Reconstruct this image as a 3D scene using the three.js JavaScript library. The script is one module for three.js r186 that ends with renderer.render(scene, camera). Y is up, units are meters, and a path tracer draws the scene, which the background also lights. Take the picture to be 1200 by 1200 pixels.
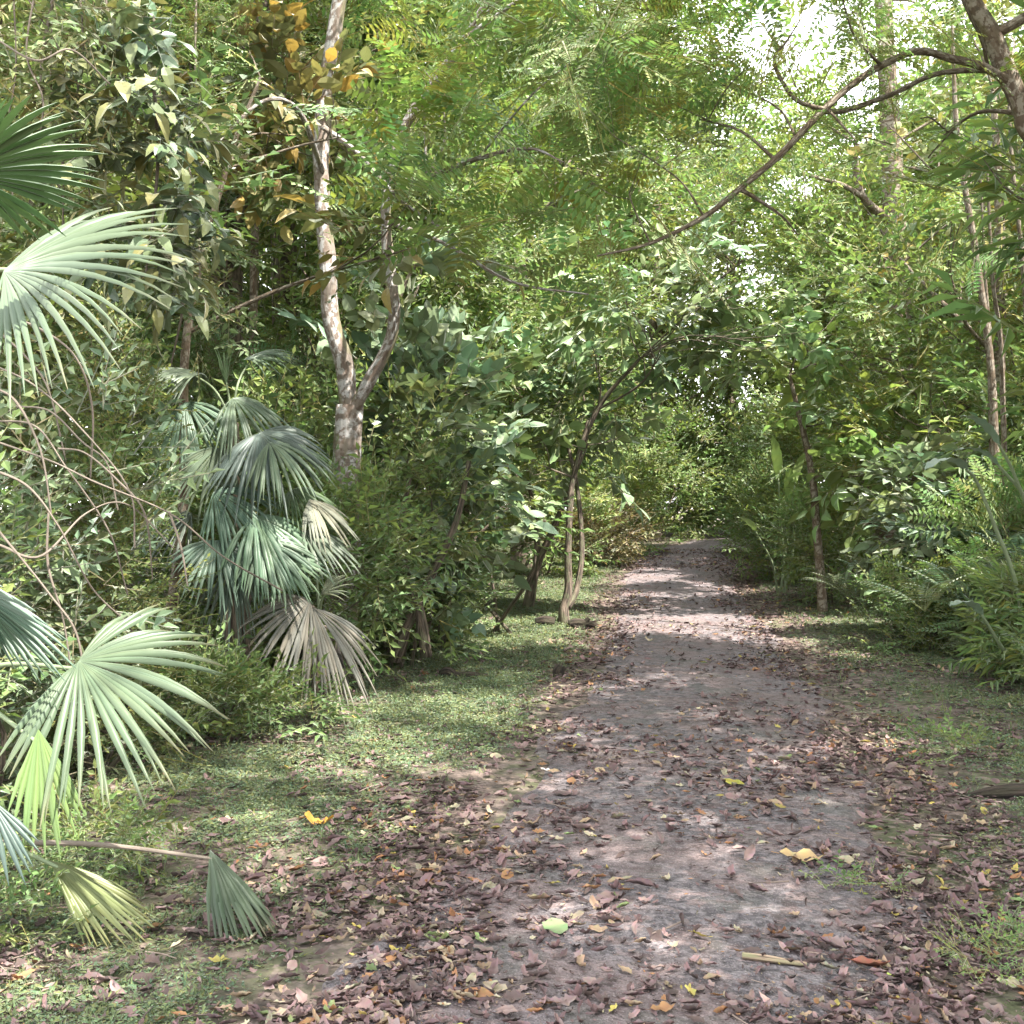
import * as THREE from 'three';
import { mergeGeometries } from 'three/addons/utils/BufferGeometryUtils.js';

// ---------------------------------------------------------------- camera, sky, sun, exposure
const scene = new THREE.Scene();
const camera = new THREE.PerspectiveCamera(50, 1, 0.05, 600);
camera.position.set(0, 1.6, 0);
camera.lookAt(0, 1.6, -10);

const SKY_ZENITH = [0.90, 0.95, 1.02], SKY_LOW = [1.18, 1.18, 1.16];
{
  const w = 256, h = 128, a = new Float32Array(w * h * 4);
  for (let j = 0; j < h; j++) for (let i = 0; i < w; i++) {
    const el = Math.max(0, ((j + 0.5) / h - 0.5) * Math.PI), t = Math.pow(Math.sin(el), 0.55);
    for (let c = 0; c < 3; c++) a[(j * w + i) * 4 + c] = SKY_LOW[c] * (1 - t) + SKY_ZENITH[c] * t;
    a[(j * w + i) * 4 + 3] = 1;
  }
  const t = new THREE.DataTexture(a, w, h, THREE.RGBAFormat, THREE.FloatType);
  t.mapping = THREE.EquirectangularReflectionMapping; t.magFilter = THREE.LinearFilter; t.needsUpdate = true;
  scene.background = t; scene.environment = t;
}
const SUN = new THREE.Vector3(0.42, 0.85, 0.32).normalize();
const sun = new THREE.DirectionalLight(new THREE.Color(1, 0.95, 0.86), 4.2);
sun.position.copy(SUN).multiplyScalar(60).add(new THREE.Vector3(0, 0, -15));
sun.target.position.set(0, 0, -15);
sun.castShadow = true; sun.shadow.mapSize.set(4096, 4096);
Object.assign(sun.shadow.camera, { left: -40, right: 40, top: 40, bottom: -40, near: 1, far: 150 });
scene.add(sun, sun.target);

const renderer = new THREE.WebGLRenderer({ antialias: true });
renderer.setSize(1024, 1024);
renderer.toneMapping = THREE.LinearToneMapping;
renderer.toneMappingExposure = 5.5;
renderer.shadowMap.enabled = true;

// ---------------------------------------------------------------- helpers
let seed = 7;
function rnd() { seed = (seed + 0x6D2B79F5) | 0; let t = Math.imul(seed ^ (seed >>> 15), 1 | seed); t = (t + Math.imul(t ^ (t >>> 7), 61 | t)) ^ t; return ((t ^ (t >>> 14)) >>> 0) / 4294967296; }
const R = (a, b) => a + (b - a) * rnd();
const clamp = (x, a, b) => Math.min(b, Math.max(a, x));
const sstep = (a, b, x) => { const t = clamp((x - a) / (b - a), 0, 1); return t * t * (3 - 2 * t); };
function hash2(i, j, k = 0) { let h = Math.imul(i, 374761393) + Math.imul(j, 668265263) + Math.imul(k, 1442695041); h = Math.imul(h ^ (h >>> 13), 1274126177); return ((h ^ (h >>> 16)) >>> 0) / 4294967296; }
function vnoise(x, y, k = 0, wrap = 0) {
  const i = Math.floor(x), j = Math.floor(y), u = x - i, v = y - j, a = u * u * (3 - 2 * u), b = v * v * (3 - 2 * v);
  const m = q => wrap ? ((q % wrap) + wrap) % wrap : q;
  const h = (p, q) => hash2(m(p), m(q), k);
  return (h(i, j) * (1 - a) + h(i + 1, j) * a) * (1 - b) + (h(i, j + 1) * (1 - a) + h(i + 1, j + 1) * a) * b;
}
function fbm(x, y, k = 0, oct = 4, wrap = 0) { let s = 0, a = 0.5, t = 0; for (let o = 0; o < oct; o++) { s += a * vnoise(x, y, k + o * 17, wrap); t += a; x *= 2; y *= 2; a *= 0.55; wrap *= 2; } return s / t; }
const V = (x, y, d) => new THREE.Vector3(x, y, -d);
const F = 1286.7;                                     // focal length of the 50 degree lens in photo pixels
const at = (px, py, d) => new THREE.Vector3((px - 600) / F * d, 1.6 + (600 - py) / F * d, -d);   // a place at depth d metres
const UPV = new THREE.Vector3(0, 1, 0);

const used = new Map();
function numbered(n) { const k = used.get(n) || 0; used.set(n, k + 1); return k ? n + '_' + String(k).padStart(3, '0') : n; }
function tag(o, label, category, group, kind) {
  o.userData.label = label;
  if (category) o.userData.category = category;
  if (group) o.userData.group = group;
  if (kind) o.userData.kind = kind;
  return o;
}
function shadowed(o) { o.castShadow = o.receiveShadow = true; return o; }
function thing(name, label, category, p, group) {
  const o = new THREE.Group(); o.name = numbered(name); if (p) o.position.copy(p); scene.add(o);
  return tag(o, label, category, group);
}
function mesh(name, g, m, parent) { const o = shadowed(new THREE.Mesh(g, m)); o.name = name; parent.add(o); return o; }
function topMesh(name, g, m, label, category, group, kind) { const o = shadowed(new THREE.Mesh(g, m)); o.name = numbered(name); scene.add(o); return tag(o, label, category, group, kind); }

// ---------------------------------------------------------------- terrain
const PATH = [[-8, -1.9], [0, -0.36], [3.5, 0.41], [7.1, 1.19], [11, 1.85], [14.5, 2.35], [18.4, 2.8], [22, 3.45], [25.7, 4.35], [30, 6.3], [36, 10], [46, 17]];
function pathX(d) {
  let i = 1; while (i < PATH.length - 2 && d > PATH[i + 1][0]) i++;
  const p0 = PATH[i - 1], p1 = PATH[i], p2 = PATH[i + 1], p3 = PATH[Math.min(i + 2, PATH.length - 1)];
  const t = (d - p1[0]) / (p2[0] - p1[0]), m1 = (p2[1] - p0[1]) / (p2[0] - p0[0]) * (p2[0] - p1[0]), m2 = (p3[0] === p1[0] ? 0 : (p3[1] - p1[1]) / (p3[0] - p1[0])) * (p2[0] - p1[0]);
  const t2 = t * t, t3 = t2 * t;
  return (2 * t3 - 3 * t2 + 1) * p1[1] + (t3 - 2 * t2 + t) * m1 + (-2 * t3 + 3 * t2) * p2[1] + (t3 - t2) * m2;
}
const HALF = 1.04;
function baseH(d) { const q = Math.max(0, Math.min(d, 29) - 11.5); return 0.056 * q * q / (q + 3) + Math.max(0, d - 29) * 0.004; }
function ground(x, z) {
  const d = -z, off = Math.abs(x - pathX(clamp(d, -8, 46))), away = sstep(HALF, HALF + 1.2, off);
  return baseH(d) + away * (0.05 * (fbm(x * 0.9 + 30, d * 0.9, 3, 3) - 0.5) * 2 + 0.02) + sstep(3, 14, off) * 0.5;
}
const onGround = (x, d, dy = 0) => new THREE.Vector3(x, ground(x, -d) + dy, -d);

// ---------------------------------------------------------------- textures and materials
function dataTex(w, h, fn, srgb = false) {
  const a = new Uint8Array(w * h * 4);
  for (let j = 0; j < h; j++) for (let i = 0; i < w; i++) {
    const c = fn(i / w, j / h), o = (j * w + i) * 4;
    for (let k = 0; k < 3; k++) { let q = typeof c === 'number' ? c : c[k]; if (srgb) q = q <= 0.0031308 ? q * 12.92 : 1.055 * Math.pow(q, 1 / 2.4) - 0.055; a[o + k] = clamp(Math.round(q * 255), 0, 255); }
    a[o + 3] = 255;
  }
  const t = new THREE.DataTexture(a, w, h); t.magFilter = THREE.LinearFilter; t.wrapS = t.wrapT = THREE.RepeatWrapping;
  if (srgb) t.colorSpace = THREE.SRGBColorSpace; t.needsUpdate = true; return t;
}
const mixc = (a, b, t) => [0, 1, 2].map(i => a[i] + (b[i] - a[i]) * t);
// worn asphalt: stones in a dark binder, with dust
const gravelH = (u, v) => { let s = 0; for (const [f, k, a] of [[64, 1, 0.5], [128, 2, 0.35], [256, 3, 0.25]]) s += a * vnoise(u * f, v * f, k, f); return s / 1.1; };
const pathMap = dataTex(1024, 1024, (u, v) => {
  const g = gravelH(u, v), p = fbm(u * 4, v * 4, 40, 4, 4), q = fbm(u * 9, v * 9, 55, 4, 9), st = hash2(Math.floor(u * 512), Math.floor(v * 512), 9);
  let c = mixc([0.075, 0.066, 0.070], [0.215, 0.195, 0.195], sstep(0.25, 0.8, g));
  const br = fbm(u * 24, v * 24, 140, 4, 24);
  c = mixc(c, [0.185, 0.14, 0.13], sstep(0.42, 0.66, p) * 0.7);
  c = mixc(c, [0.10, 0.07, 0.065], sstep(0.56, 0.68, br) * 0.75);
  c = mixc(c, [0.26, 0.20, 0.185], sstep(0.58, 0.7, fbm(u * 40, v * 40, 150, 3, 40)) * 0.6);
  c = mixc(c, [0.11, 0.115, 0.10], sstep(0.55, 0.75, q) * 0.5);
  if (st > 0.955) c = mixc(c, [0.36, 0.33, 0.31], 0.7); else if (st < 0.06) c = mixc(c, [0.05, 0.04, 0.04], 0.7);
  return c;
}, true);
const pathBump = dataTex(1024, 1024, (u, v) => gravelH(u, v));
const soilMap = dataTex(1024, 1024, (u, v) => {
  const a = fbm(u * 10, v * 10, 70, 5, 10), b = fbm(u * 40, v * 40, 77, 3, 40), c = fbm(u * 5, v * 5, 99, 4, 5);
  let k = mixc([0.045, 0.032, 0.024], [0.16, 0.115, 0.095], sstep(0.3, 0.75, b));
  k = mixc(k, [0.06, 0.075, 0.025], sstep(0.45, 0.62, a) * 0.7);
  k = mixc(k, [0.20, 0.145, 0.13], sstep(0.56, 0.7, fbm(u * 60, v * 60, 170, 3, 60)) * 0.7);
  k = mixc(k, [0.03, 0.022, 0.018], sstep(0.58, 0.7, fbm(u * 50, v * 50, 180, 3, 50)) * 0.7);
  return mixc(k, [0.13, 0.10, 0.085], sstep(0.5, 0.7, c) * 0.5);
}, true);
const soilBump = dataTex(512, 512, (u, v) => fbm(u * 24, v * 24, 5, 5, 24));
const barkPale = dataTex(512, 512, (u, v) => {
  const a = fbm(u * 6, v * 8, 11, 5, 8), b = fbm(u * 14, v * 20, 21, 4, 20), r = fbm(u * 10, v * 50, 31, 3, 50), m = fbm(u * 4, v * 3, 61, 4, 4);
  let k = mixc([0.36, 0.345, 0.335], [0.19, 0.155, 0.13], sstep(0.38, 0.54, a));
  k = mixc(k, [0.12, 0.085, 0.065], sstep(0.48, 0.6, b) * 0.9);
  k = mixc(k, [0.10, 0.085, 0.07], sstep(0.62, 0.72, r) * 0.6);
  return mixc(k, [0.14, 0.13, 0.06], sstep(0.56, 0.68, m) * 0.6);
}, true);
const barkBrown = dataTex(512, 512, (u, v) => {
  const a = fbm(u * 22, v * 5, 13, 5, 22), b = fbm(u * 7, v * 7, 25, 4, 7);
  let k = mixc([0.045, 0.034, 0.026], [0.19, 0.145, 0.11], sstep(0.3, 0.72, a));
  return mixc(k, [0.10, 0.11, 0.06], sstep(0.52, 0.66, b) * 0.6);
}, true);
const barkBump = dataTex(512, 512, (u, v) => fbm(u * 20, v * 7, 13, 5, 20));
const leafStreak = dataTex(256, 256, (u, v) => 0.72 + 0.28 * fbm(u * 4, v * 3, 88, 4, 4));

const M = {
  path: new THREE.MeshStandardMaterial({ map: pathMap, color: new THREE.Color(0.8, 0.755, 0.785), bumpMap: pathBump, bumpScale: 0.022, roughness: 0.93 }),
  soil: new THREE.MeshStandardMaterial({ map: soilMap, bumpMap: soilBump, bumpScale: 0.05, roughness: 0.97 }),
  barkPale: new THREE.MeshStandardMaterial({ map: barkPale, bumpMap: barkBump, bumpScale: 0.012, roughness: 0.9 }),
  barkBrown: new THREE.MeshStandardMaterial({ map: barkBrown, bumpMap: barkBump, bumpScale: 0.02, roughness: 0.95 }),
  barkGrey: new THREE.MeshStandardMaterial({ map: barkPale, color: new THREE.Color(0.62, 0.56, 0.46), bumpMap: barkBump, bumpScale: 0.012, roughness: 0.92 }),
  twig: new THREE.MeshStandardMaterial({ map: barkBrown, color: new THREE.Color(1.9, 1.75, 1.6), roughness: 0.9 }),
  vine: new THREE.MeshStandardMaterial({ color: new THREE.Color(0.16, 0.13, 0.105), bumpMap: barkBump, bumpScale: 0.004, roughness: 0.9 }),
  burnt: new THREE.MeshStandardMaterial({ map: barkBrown, color: new THREE.Color(0.3, 0.27, 0.26), bumpMap: barkBump, bumpScale: 0.03, roughness: 0.95 }),
  leaf: new THREE.MeshPhysicalMaterial({ flatShading: true, vertexColors: true, roughness: 1, transmission: 0.48, thickness: 0, side: THREE.DoubleSide }),
  gloss: new THREE.MeshPhysicalMaterial({ flatShading: true, vertexColors: true, roughness: 1, transmission: 0.3, thickness: 0, clearcoat: 0.8, clearcoatRoughness: 0.32, side: THREE.DoubleSide }),
  dry: new THREE.MeshPhysicalMaterial({ vertexColors: true, roughness: 0.85, side: THREE.DoubleSide }),
};

M.palm = new THREE.MeshPhysicalMaterial({ vertexColors: true, roughness: 1, transmission: 0.28, thickness: 0, clearcoat: 0.6, clearcoatRoughness: 0.38, side: THREE.DoubleSide });
M.deadPalm = new THREE.MeshPhysicalMaterial({ vertexColors: true, roughness: 1, transmission: 0.15, thickness: 0, side: THREE.DoubleSide });
M.stalk = new THREE.MeshStandardMaterial({ color: new THREE.Color(0.16, 0.2, 0.11), roughness: 0.5 });
// ---------------------------------------------------------------- geometry collector: leaves and stems
class GB {
  constructor() { this.p = []; this.c = []; this.i = []; }
  v(p, c) { this.p.push(p.x, p.y, p.z); this.c.push(c[0], c[1], c[2]); return this.p.length / 3 - 1; }
  // a leaf blade folded on its midrib; shape 'o' ovate, 'l' lance, 'h' heart
  leaf(base, dir, up, len, wid, { fold = 0.25, droop = 0.15, col = [1, 1, 1], fine = false, shape = 'o' } = {}) {
    const s = new THREE.Vector3().crossVectors(dir, up).normalize(), n = new THREE.Vector3().crossVectors(s, dir).normalize();
    const ctr = t => base.clone().addScaledVector(dir, len * t).addScaledVector(n, -droop * len * t * t);
    const st = fine ? (shape === 'h' ? [[0.02, 0.75], [0.28, 1], [0.62, 0.72], [0.84, 0.32]] : shape === 'l' ? [[0.15, 0.62], [0.4, 1], [0.75, 0.6]] : [[0.16, 0.66], [0.42, 1], [0.74, 0.66]]) : [[shape === 'l' ? 0.45 : 0.4, 1]];
    if (!fine) {
      const c = ctr(shape === 'l' ? 0.45 : 0.4), e = wid / 2, b = this.v(ctr(0), col), l = this.v(c.clone().addScaledVector(s, -e).addScaledVector(n, fold * e), col), r = this.v(c.clone().addScaledVector(s, e).addScaledVector(n, fold * e), col), t = this.v(ctr(1), col);
      this.i.push(b, t, l, b, r, t); return;
    }
    const b = this.v(ctr(0), col); let prev = null;
    for (const [t, w] of st) {
      const c = ctr(t), e = wid / 2 * w;
      const l = this.v(c.clone().addScaledVector(s, -e).addScaledVector(n, fold * e), col), m = this.v(c, col), r = this.v(c.clone().addScaledVector(s, e).addScaledVector(n, fold * e), col);
      if (!prev) this.i.push(b, m, l, b, r, m); else this.i.push(prev[0], prev[1], l, prev[1], m, l, prev[1], prev[2], m, prev[2], r, m);
      prev = [l, m, r];
    }
    const tip = this.v(ctr(1), col); this.i.push(prev[0], prev[1], tip, prev[1], prev[2], tip);
  }
  stem(a, b, r0, r1, col, n = 3) {
    const d = b.clone().sub(a).normalize(), s = new THREE.Vector3().crossVectors(d, Math.abs(d.y) < 0.9 ? UPV : new THREE.Vector3(1, 0, 0)).normalize(), t = new THREE.Vector3().crossVectors(d, s), id = [];
    for (let k = 0; k < n; k++) { const q = k / n * Math.PI * 2, o = s.clone().multiplyScalar(Math.cos(q)).addScaledVector(t, Math.sin(q)); id.push([this.v(a.clone().addScaledVector(o, r0), col), this.v(b.clone().addScaledVector(o, r1), col)]); }
    for (let k = 0; k < n; k++) { const [a0, b0] = id[k], [a1, b1] = id[(k + 1) % n]; this.i.push(a0, a1, b0, a1, b1, b0); }
  }
  geo() {
    const g = new THREE.BufferGeometry();
    g.setAttribute('position', new THREE.Float32BufferAttribute(this.p, 3));
    g.setAttribute('color', new THREE.Float32BufferAttribute(this.c, 3));
    g.setIndex(this.i); g.computeVertexNormals(); return g;
  }
}
const X = new THREE.Vector3(1, 0, 0), Z = new THREE.Vector3(0, 0, 1);
const vec = (x, y, z) => new THREE.Vector3(x, y, z);
const jcol = (s = 0.25, y = 0.12) => { const b = 1 + R(-s, s), w = R(-y, y); return [b * (1 + w), b, b * (1 - w)]; };
const STEMC = [1.6, 1.1, 1.6];

// sprays grow along +Y, spread along X, upper leaf faces to +Z
function sprayOvate({ n = 18, len = 0.12, wid = 0.055, L = 0.55, shape = 'o', fine = false, droop = 0.2, dead = 0.04, twigs = 3 } = {}) {
  const g = new GB();
  for (let k = 0; k < twigs; k++) {
    const a = (k - (twigs - 1) / 2) * 0.75 + R(-0.15, 0.15), dir = vec(Math.sin(a), Math.cos(a), R(-0.25, 0.25)).normalize(), b = vec(0, k === 1 ? 0 : R(0, 0.12) * L, 0), l = L * (k === 1 || twigs === 1 ? 1 : R(0.6, 0.85));
    g.stem(b, b.clone().addScaledVector(dir, l), 0.006, 0.002, STEMC);
    const m = Math.round(n / twigs);
    for (let q = 0; q < m; q++) {
      const t = 0.18 + 0.82 * (q + R(0, 0.6)) / m, sd = q % 2 ? 1 : -1, ang = q === m - 1 ? R(-0.3, 0.3) : sd * R(0.6, 1.25);
      const side = vec(dir.y, -dir.x, 0).normalize(), ld = dir.clone().multiplyScalar(Math.cos(ang)).addScaledVector(side, Math.sin(ang)).add(vec(0, 0, R(-0.35, 0.3))).normalize();
      const up = vec(R(-0.5, 0.5), R(-0.5, 0.5), 1).normalize(), s = R(0.7, 1.2);
      const col = rnd() < dead ? [1.65, 1.15, 0.8] : jcol();
      g.leaf(b.clone().addScaledVector(dir, l * t), ld, up, len * s, wid * s, { col, fine, droop: R(0, droop * 2), fold: R(0.1, 0.45), shape });
    }
  }
  return g.geo();
}
function sprayPinnate({ leaves = 6, pairs = 9, lf = 0.055, wd = 0.02, L = 0.5, rach = 0.3 } = {}) {
  const g = new GB();
  g.stem(vec(0, 0, 0), vec(0, L, 0), 0.006, 0.003, STEMC);
  for (let k = 0; k < leaves; k++) {
    const t = 0.15 + 0.85 * (k + 0.5) / leaves, sd = k % 2 ? 1 : -1, a = k === leaves - 1 ? 0 : sd * R(0.7, 1.2), dir = vec(Math.sin(a), Math.cos(a), R(-0.2, 0.25)).normalize(), b = vec(0, L * t, 0), r = rach * R(0.75, 1.15);
    const side = vec(dir.y, -dir.x, 0).normalize(), dz = R(0.1, 0.35), P = s => b.clone().addScaledVector(dir, r * s).add(vec(0, 0, -dz * r * s * s));
    g.stem(P(0), P(1), 0.003, 0.001, STEMC);
    const c0 = jcol(0.22, 0.15);
    for (let q = 0; q < pairs; q++) for (const e of [-1, 1]) {
      const s = 0.12 + 0.88 * (q + 0.5) / pairs, ld = side.clone().multiplyScalar(e).addScaledVector(dir, 0.4).add(vec(0, 0, R(-0.25, 0.05))).normalize(), w = Math.sin(Math.PI * (0.2 + 0.75 * s));
      g.leaf(P(s), ld, vec(R(-0.15, 0.15), 0, 1).normalize(), lf * (0.5 + 0.6 * w), wd, { col: c0.map(x => x * R(0.85, 1.15)), droop: 0.1, fold: 0.1 });
    }
  }
  return g.geo();
}
function sprayFern({ fronds = 7, L = 0.75, pairs = 15, lf = 0.13, wd = 0.028 } = {}) {
  const g = new GB();
  for (let k = 0; k < fronds; k++) {
    const a = k / fronds * Math.PI * 2 + R(-0.3, 0.3), lean = R(0.55, 1.1), l = L * R(0.7, 1.15), out = vec(Math.sin(a), 0, Math.cos(a)), arch = R(0.5, 0.9);
    const P = s => out.clone().multiplyScalar(Math.sin(lean) * l * s * (1 + 0.25 * s)).add(vec(0, Math.cos(lean * 0.7) * l * s - arch * l * 0.55 * s * s, 0));
    const T = s => P(s + 0.02).sub(P(s - 0.02)).normalize(), side = vec(out.z, 0, -out.x), c0 = jcol(0.2, 0.15);
    for (let q = 0; q < 3; q++) g.stem(P(q / 3), P((q + 1) / 3), 0.006 - q * 0.0015, 0.0045 - q * 0.0015, [1.3, 1.2, 1]);
    for (let q = 0; q < pairs; q++) for (const e of [-1, 1]) {
      const s = 0.16 + 0.84 * (q + 0.5) / pairs, w = Math.pow(Math.sin(Math.PI * clamp(0.15 + 0.83 * s, 0, 1)), 0.8), t = T(s), n = new THREE.Vector3().crossVectors(side, t); if (n.y < 0) n.negate();
      g.leaf(P(s), side.clone().multiplyScalar(e).addScaledVector(t, 0.35).addScaledVector(n, -0.12).normalize(), n, lf * w, wd, { col: c0.map(x => x * R(0.85, 1.15)), shape: 'l', fold: 0.15, droop: 0.15 });
    }
  }
  return g.geo();
}
function sprayGrassy({ n = 16, L = 0.55, w = 0.022, spread = 0.55 } = {}) {
  const g = new GB();
  for (let k = 0; k < n; k++) {
    const a = R(0, 6.283), lean = R(0.1, spread), dir = vec(Math.sin(a) * Math.sin(lean), Math.cos(lean), Math.cos(a) * Math.sin(lean)), up = vec(-Math.sin(a), 0.4, -Math.cos(a)).normalize().negate();
    g.leaf(vec(R(-0.03, 0.03), 0, R(-0.03, 0.03)), dir, up.negate(), L * R(0.5, 1.1), w * R(0.7, 1.2), { col: jcol(0.25, 0.2), shape: 'l', fine: true, droop: R(0.1, 0.5), fold: 0.3 });
  }
  return g.geo();
}
const SP = {
  ovate: sprayOvate(), ovate2: sprayOvate({ n: 22, len: 0.10, wid: 0.05, L: 0.5, dead: 0.02 }),
  broad: sprayOvate({ n: 13, len: 0.20, wid: 0.12, L: 0.6, fine: true, droop: 0.25, dead: 0.03 }),
  big: sprayOvate({ n: 9, len: 0.21, wid: 0.165, L: 0.55, shape: 'h', fine: true, droop: 0.3, dead: 0, twigs: 2 }),
  rusty: sprayOvate({ n: 12, len: 0.19, wid: 0.10, L: 0.55, fine: true, droop: 0.35, dead: 0.08 }),
  lance: sprayOvate({ n: 24, len: 0.19, wid: 0.042, L: 0.55, shape: 'l', droop: 0.5, dead: 0.02 }),
  small: sprayOvate({ n: 42, len: 0.055, wid: 0.032, L: 0.5, twigs: 5, dead: 0.02 }),
  pinnate: sprayPinnate(), pinnateBig: sprayPinnate({ leaves: 5, pairs: 8, lf: 0.12, wd: 0.042, L: 0.4, rach: 0.5 }),
  fern: sprayFern(), grassy: sprayGrassy(), litter: null,
};

// ---------------------------------------------------------------- swept stems
function sweep(pts, { seg = 0, radial = 7, wob = 0.08, uvs = 1, cap = true } = {}) {     // pts: [Vector3, radius]
  const P = pts.map(q => q[0]), N = seg || Math.max(6, pts.length * 5), cv = new THREE.CatmullRomCurve3(P, false, 'catmullrom', 0.5);
  const rad = t => { const q = t * (pts.length - 1), i = Math.min(pts.length - 2, Math.floor(q)), f = q - i; return pts[i][1] * (1 - f) + pts[i + 1][1] * f; };
  const pos = [], uv = [], idx = []; let s = null, prevT = null, len = 0, last = null; const k0 = Math.floor(R(0, 999));
  for (let i = 0; i <= N; i++) {
    const t = i / N, p = cv.getPoint(t), T = cv.getTangent(t).normalize();
    if (!s) { s = new THREE.Vector3().crossVectors(T, Math.abs(T.z) < 0.8 ? Z : X).normalize(); } else { s.sub(T.clone().multiplyScalar(s.dot(T))).normalize(); }
    const b = new THREE.Vector3().crossVectors(T, s); if (last) len += p.distanceTo(last); last = p;
    for (let k = 0; k <= radial; k++) {
      const a = (k % radial) / radial * Math.PI * 2, r = rad(t) * (1 + wob * 2 * (vnoise(len / (rad(0.3) * 3 + 0.02), (k % radial) * 0.9, k0) - 0.5));
      const o = p.clone().addScaledVector(s, Math.cos(a) * r).addScaledVector(b, Math.sin(a) * r); pos.push(o.x, o.y, o.z); uv.push(k / radial * Math.max(1, Math.round(uvs)), len * uvs);
    }
  }
  const w = radial + 1;
  for (let i = 0; i < N; i++) for (let k = 0; k < radial; k++) { const a = i * w + k; idx.push(a, a + 1, a + w, a + 1, a + w + 1, a + w); }
  if (cap) for (const [row, flip] of [[0, 1], [N, 0]]) {
    const p = cv.getPoint(row / N), c = pos.length / 3; pos.push(p.x, p.y, p.z); uv.push(0, 0);
    for (let k = 0; k < radial; k++) { const a = row * w + k; flip ? idx.push(c, a + 1, a) : idx.push(c, a, a + 1); }
  }
  const g = new THREE.BufferGeometry(); g.setAttribute('position', new THREE.Float32BufferAttribute(pos, 3)); g.setAttribute('uv', new THREE.Float32BufferAttribute(uv, 2)); g.setIndex(idx); g.computeVertexNormals(); return g;
}

// ---------------------------------------------------------------- openings in the canopy through which the sun reaches the ground
const GAPS = [];
const gap = (p, r, near = 0.6) => GAPS.push([p, r, near]);
for (let x = -0.6; x < 5; x += 0.35) gap(V(x, 0.15, 14.8 + 0.12 * Math.sin(x * 2)), 0.5);
for (let x = 0.2; x < 3.6; x += 0.5) gap(V(x, 0.3, 17.6), 0.22);
gap(V(-1.1, 0, 9.4), 0.3); gap(V(-0.7, 0, 9.2), 0.32); gap(V(-0.2, 0, 9.3), 0.28); gap(V(0.25, 0, 9.1), 0.2);
for (let x = 1.2; x < 2.6; x += 0.35) gap(V(x, 0, 10.3 + R(-0.4, 0.4)), 0.14);
for (const p of [[2.9, 0, 7.2], [2.6, 0, 7.6], [1.9, 0, 7.2], [-1.2, 0, 5.4], [1.4, 0, 12.2], [3.3, 0, 9.6]]) gap(V(...p), 0.13);
for (let x = 2; x < 3.2; x += 0.3) gap(V(x, 0.5, 21.5), 0.25);
for (let x = 0.6; x < 2.4; x += 0.4) gap(V(x, 0.4, 19.5), 0.3);
gap(at(110, 330, 3.7), 0.42); gap(at(60, 260, 3.6), 0.3); gap(at(130, 780, 3.9), 0.4); gap(at(190, 850, 3.9), 0.25);
gap(at(385, 150, 10.5), 0.6); gap(at(385, 300, 10.5), 0.5); gap(at(450, 420, 10.5), 0.3);
gap(at(1150, 300, 12.3), 0.9); gap(at(1090, 200, 12.3), 0.6); gap(at(930, 590, 18), 0.6); gap(at(900, 500, 19), 0.6);
for (let x = 0.5; x < 6.5; x += 1.0) for (const y of [1.2, 2.8, 4.4]) gap(V(x, y, 25 + x * 0.9), 0.75, 2.4);
gap(at(1050, 640, 12.5), 0.8, 1.5); gap(at(1120, 700, 11), 0.5, 1.5); gap(at(1010, 600, 14.5), 0.6, 1.5);
function sunlitGap(p) {
  for (const [o, r, near] of GAPS) {
    const dx = p.x - o.x, dy = p.y - o.y, dz = p.z - o.z, t = dx * SUN.x + dy * SUN.y + dz * SUN.z;
    if (t < near) continue;
    const q = dx * dx + dy * dy + dz * dz - t * t; if (q < (r + 0.22) * (r + 0.22)) return true;
  }
  return false;
}

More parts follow.
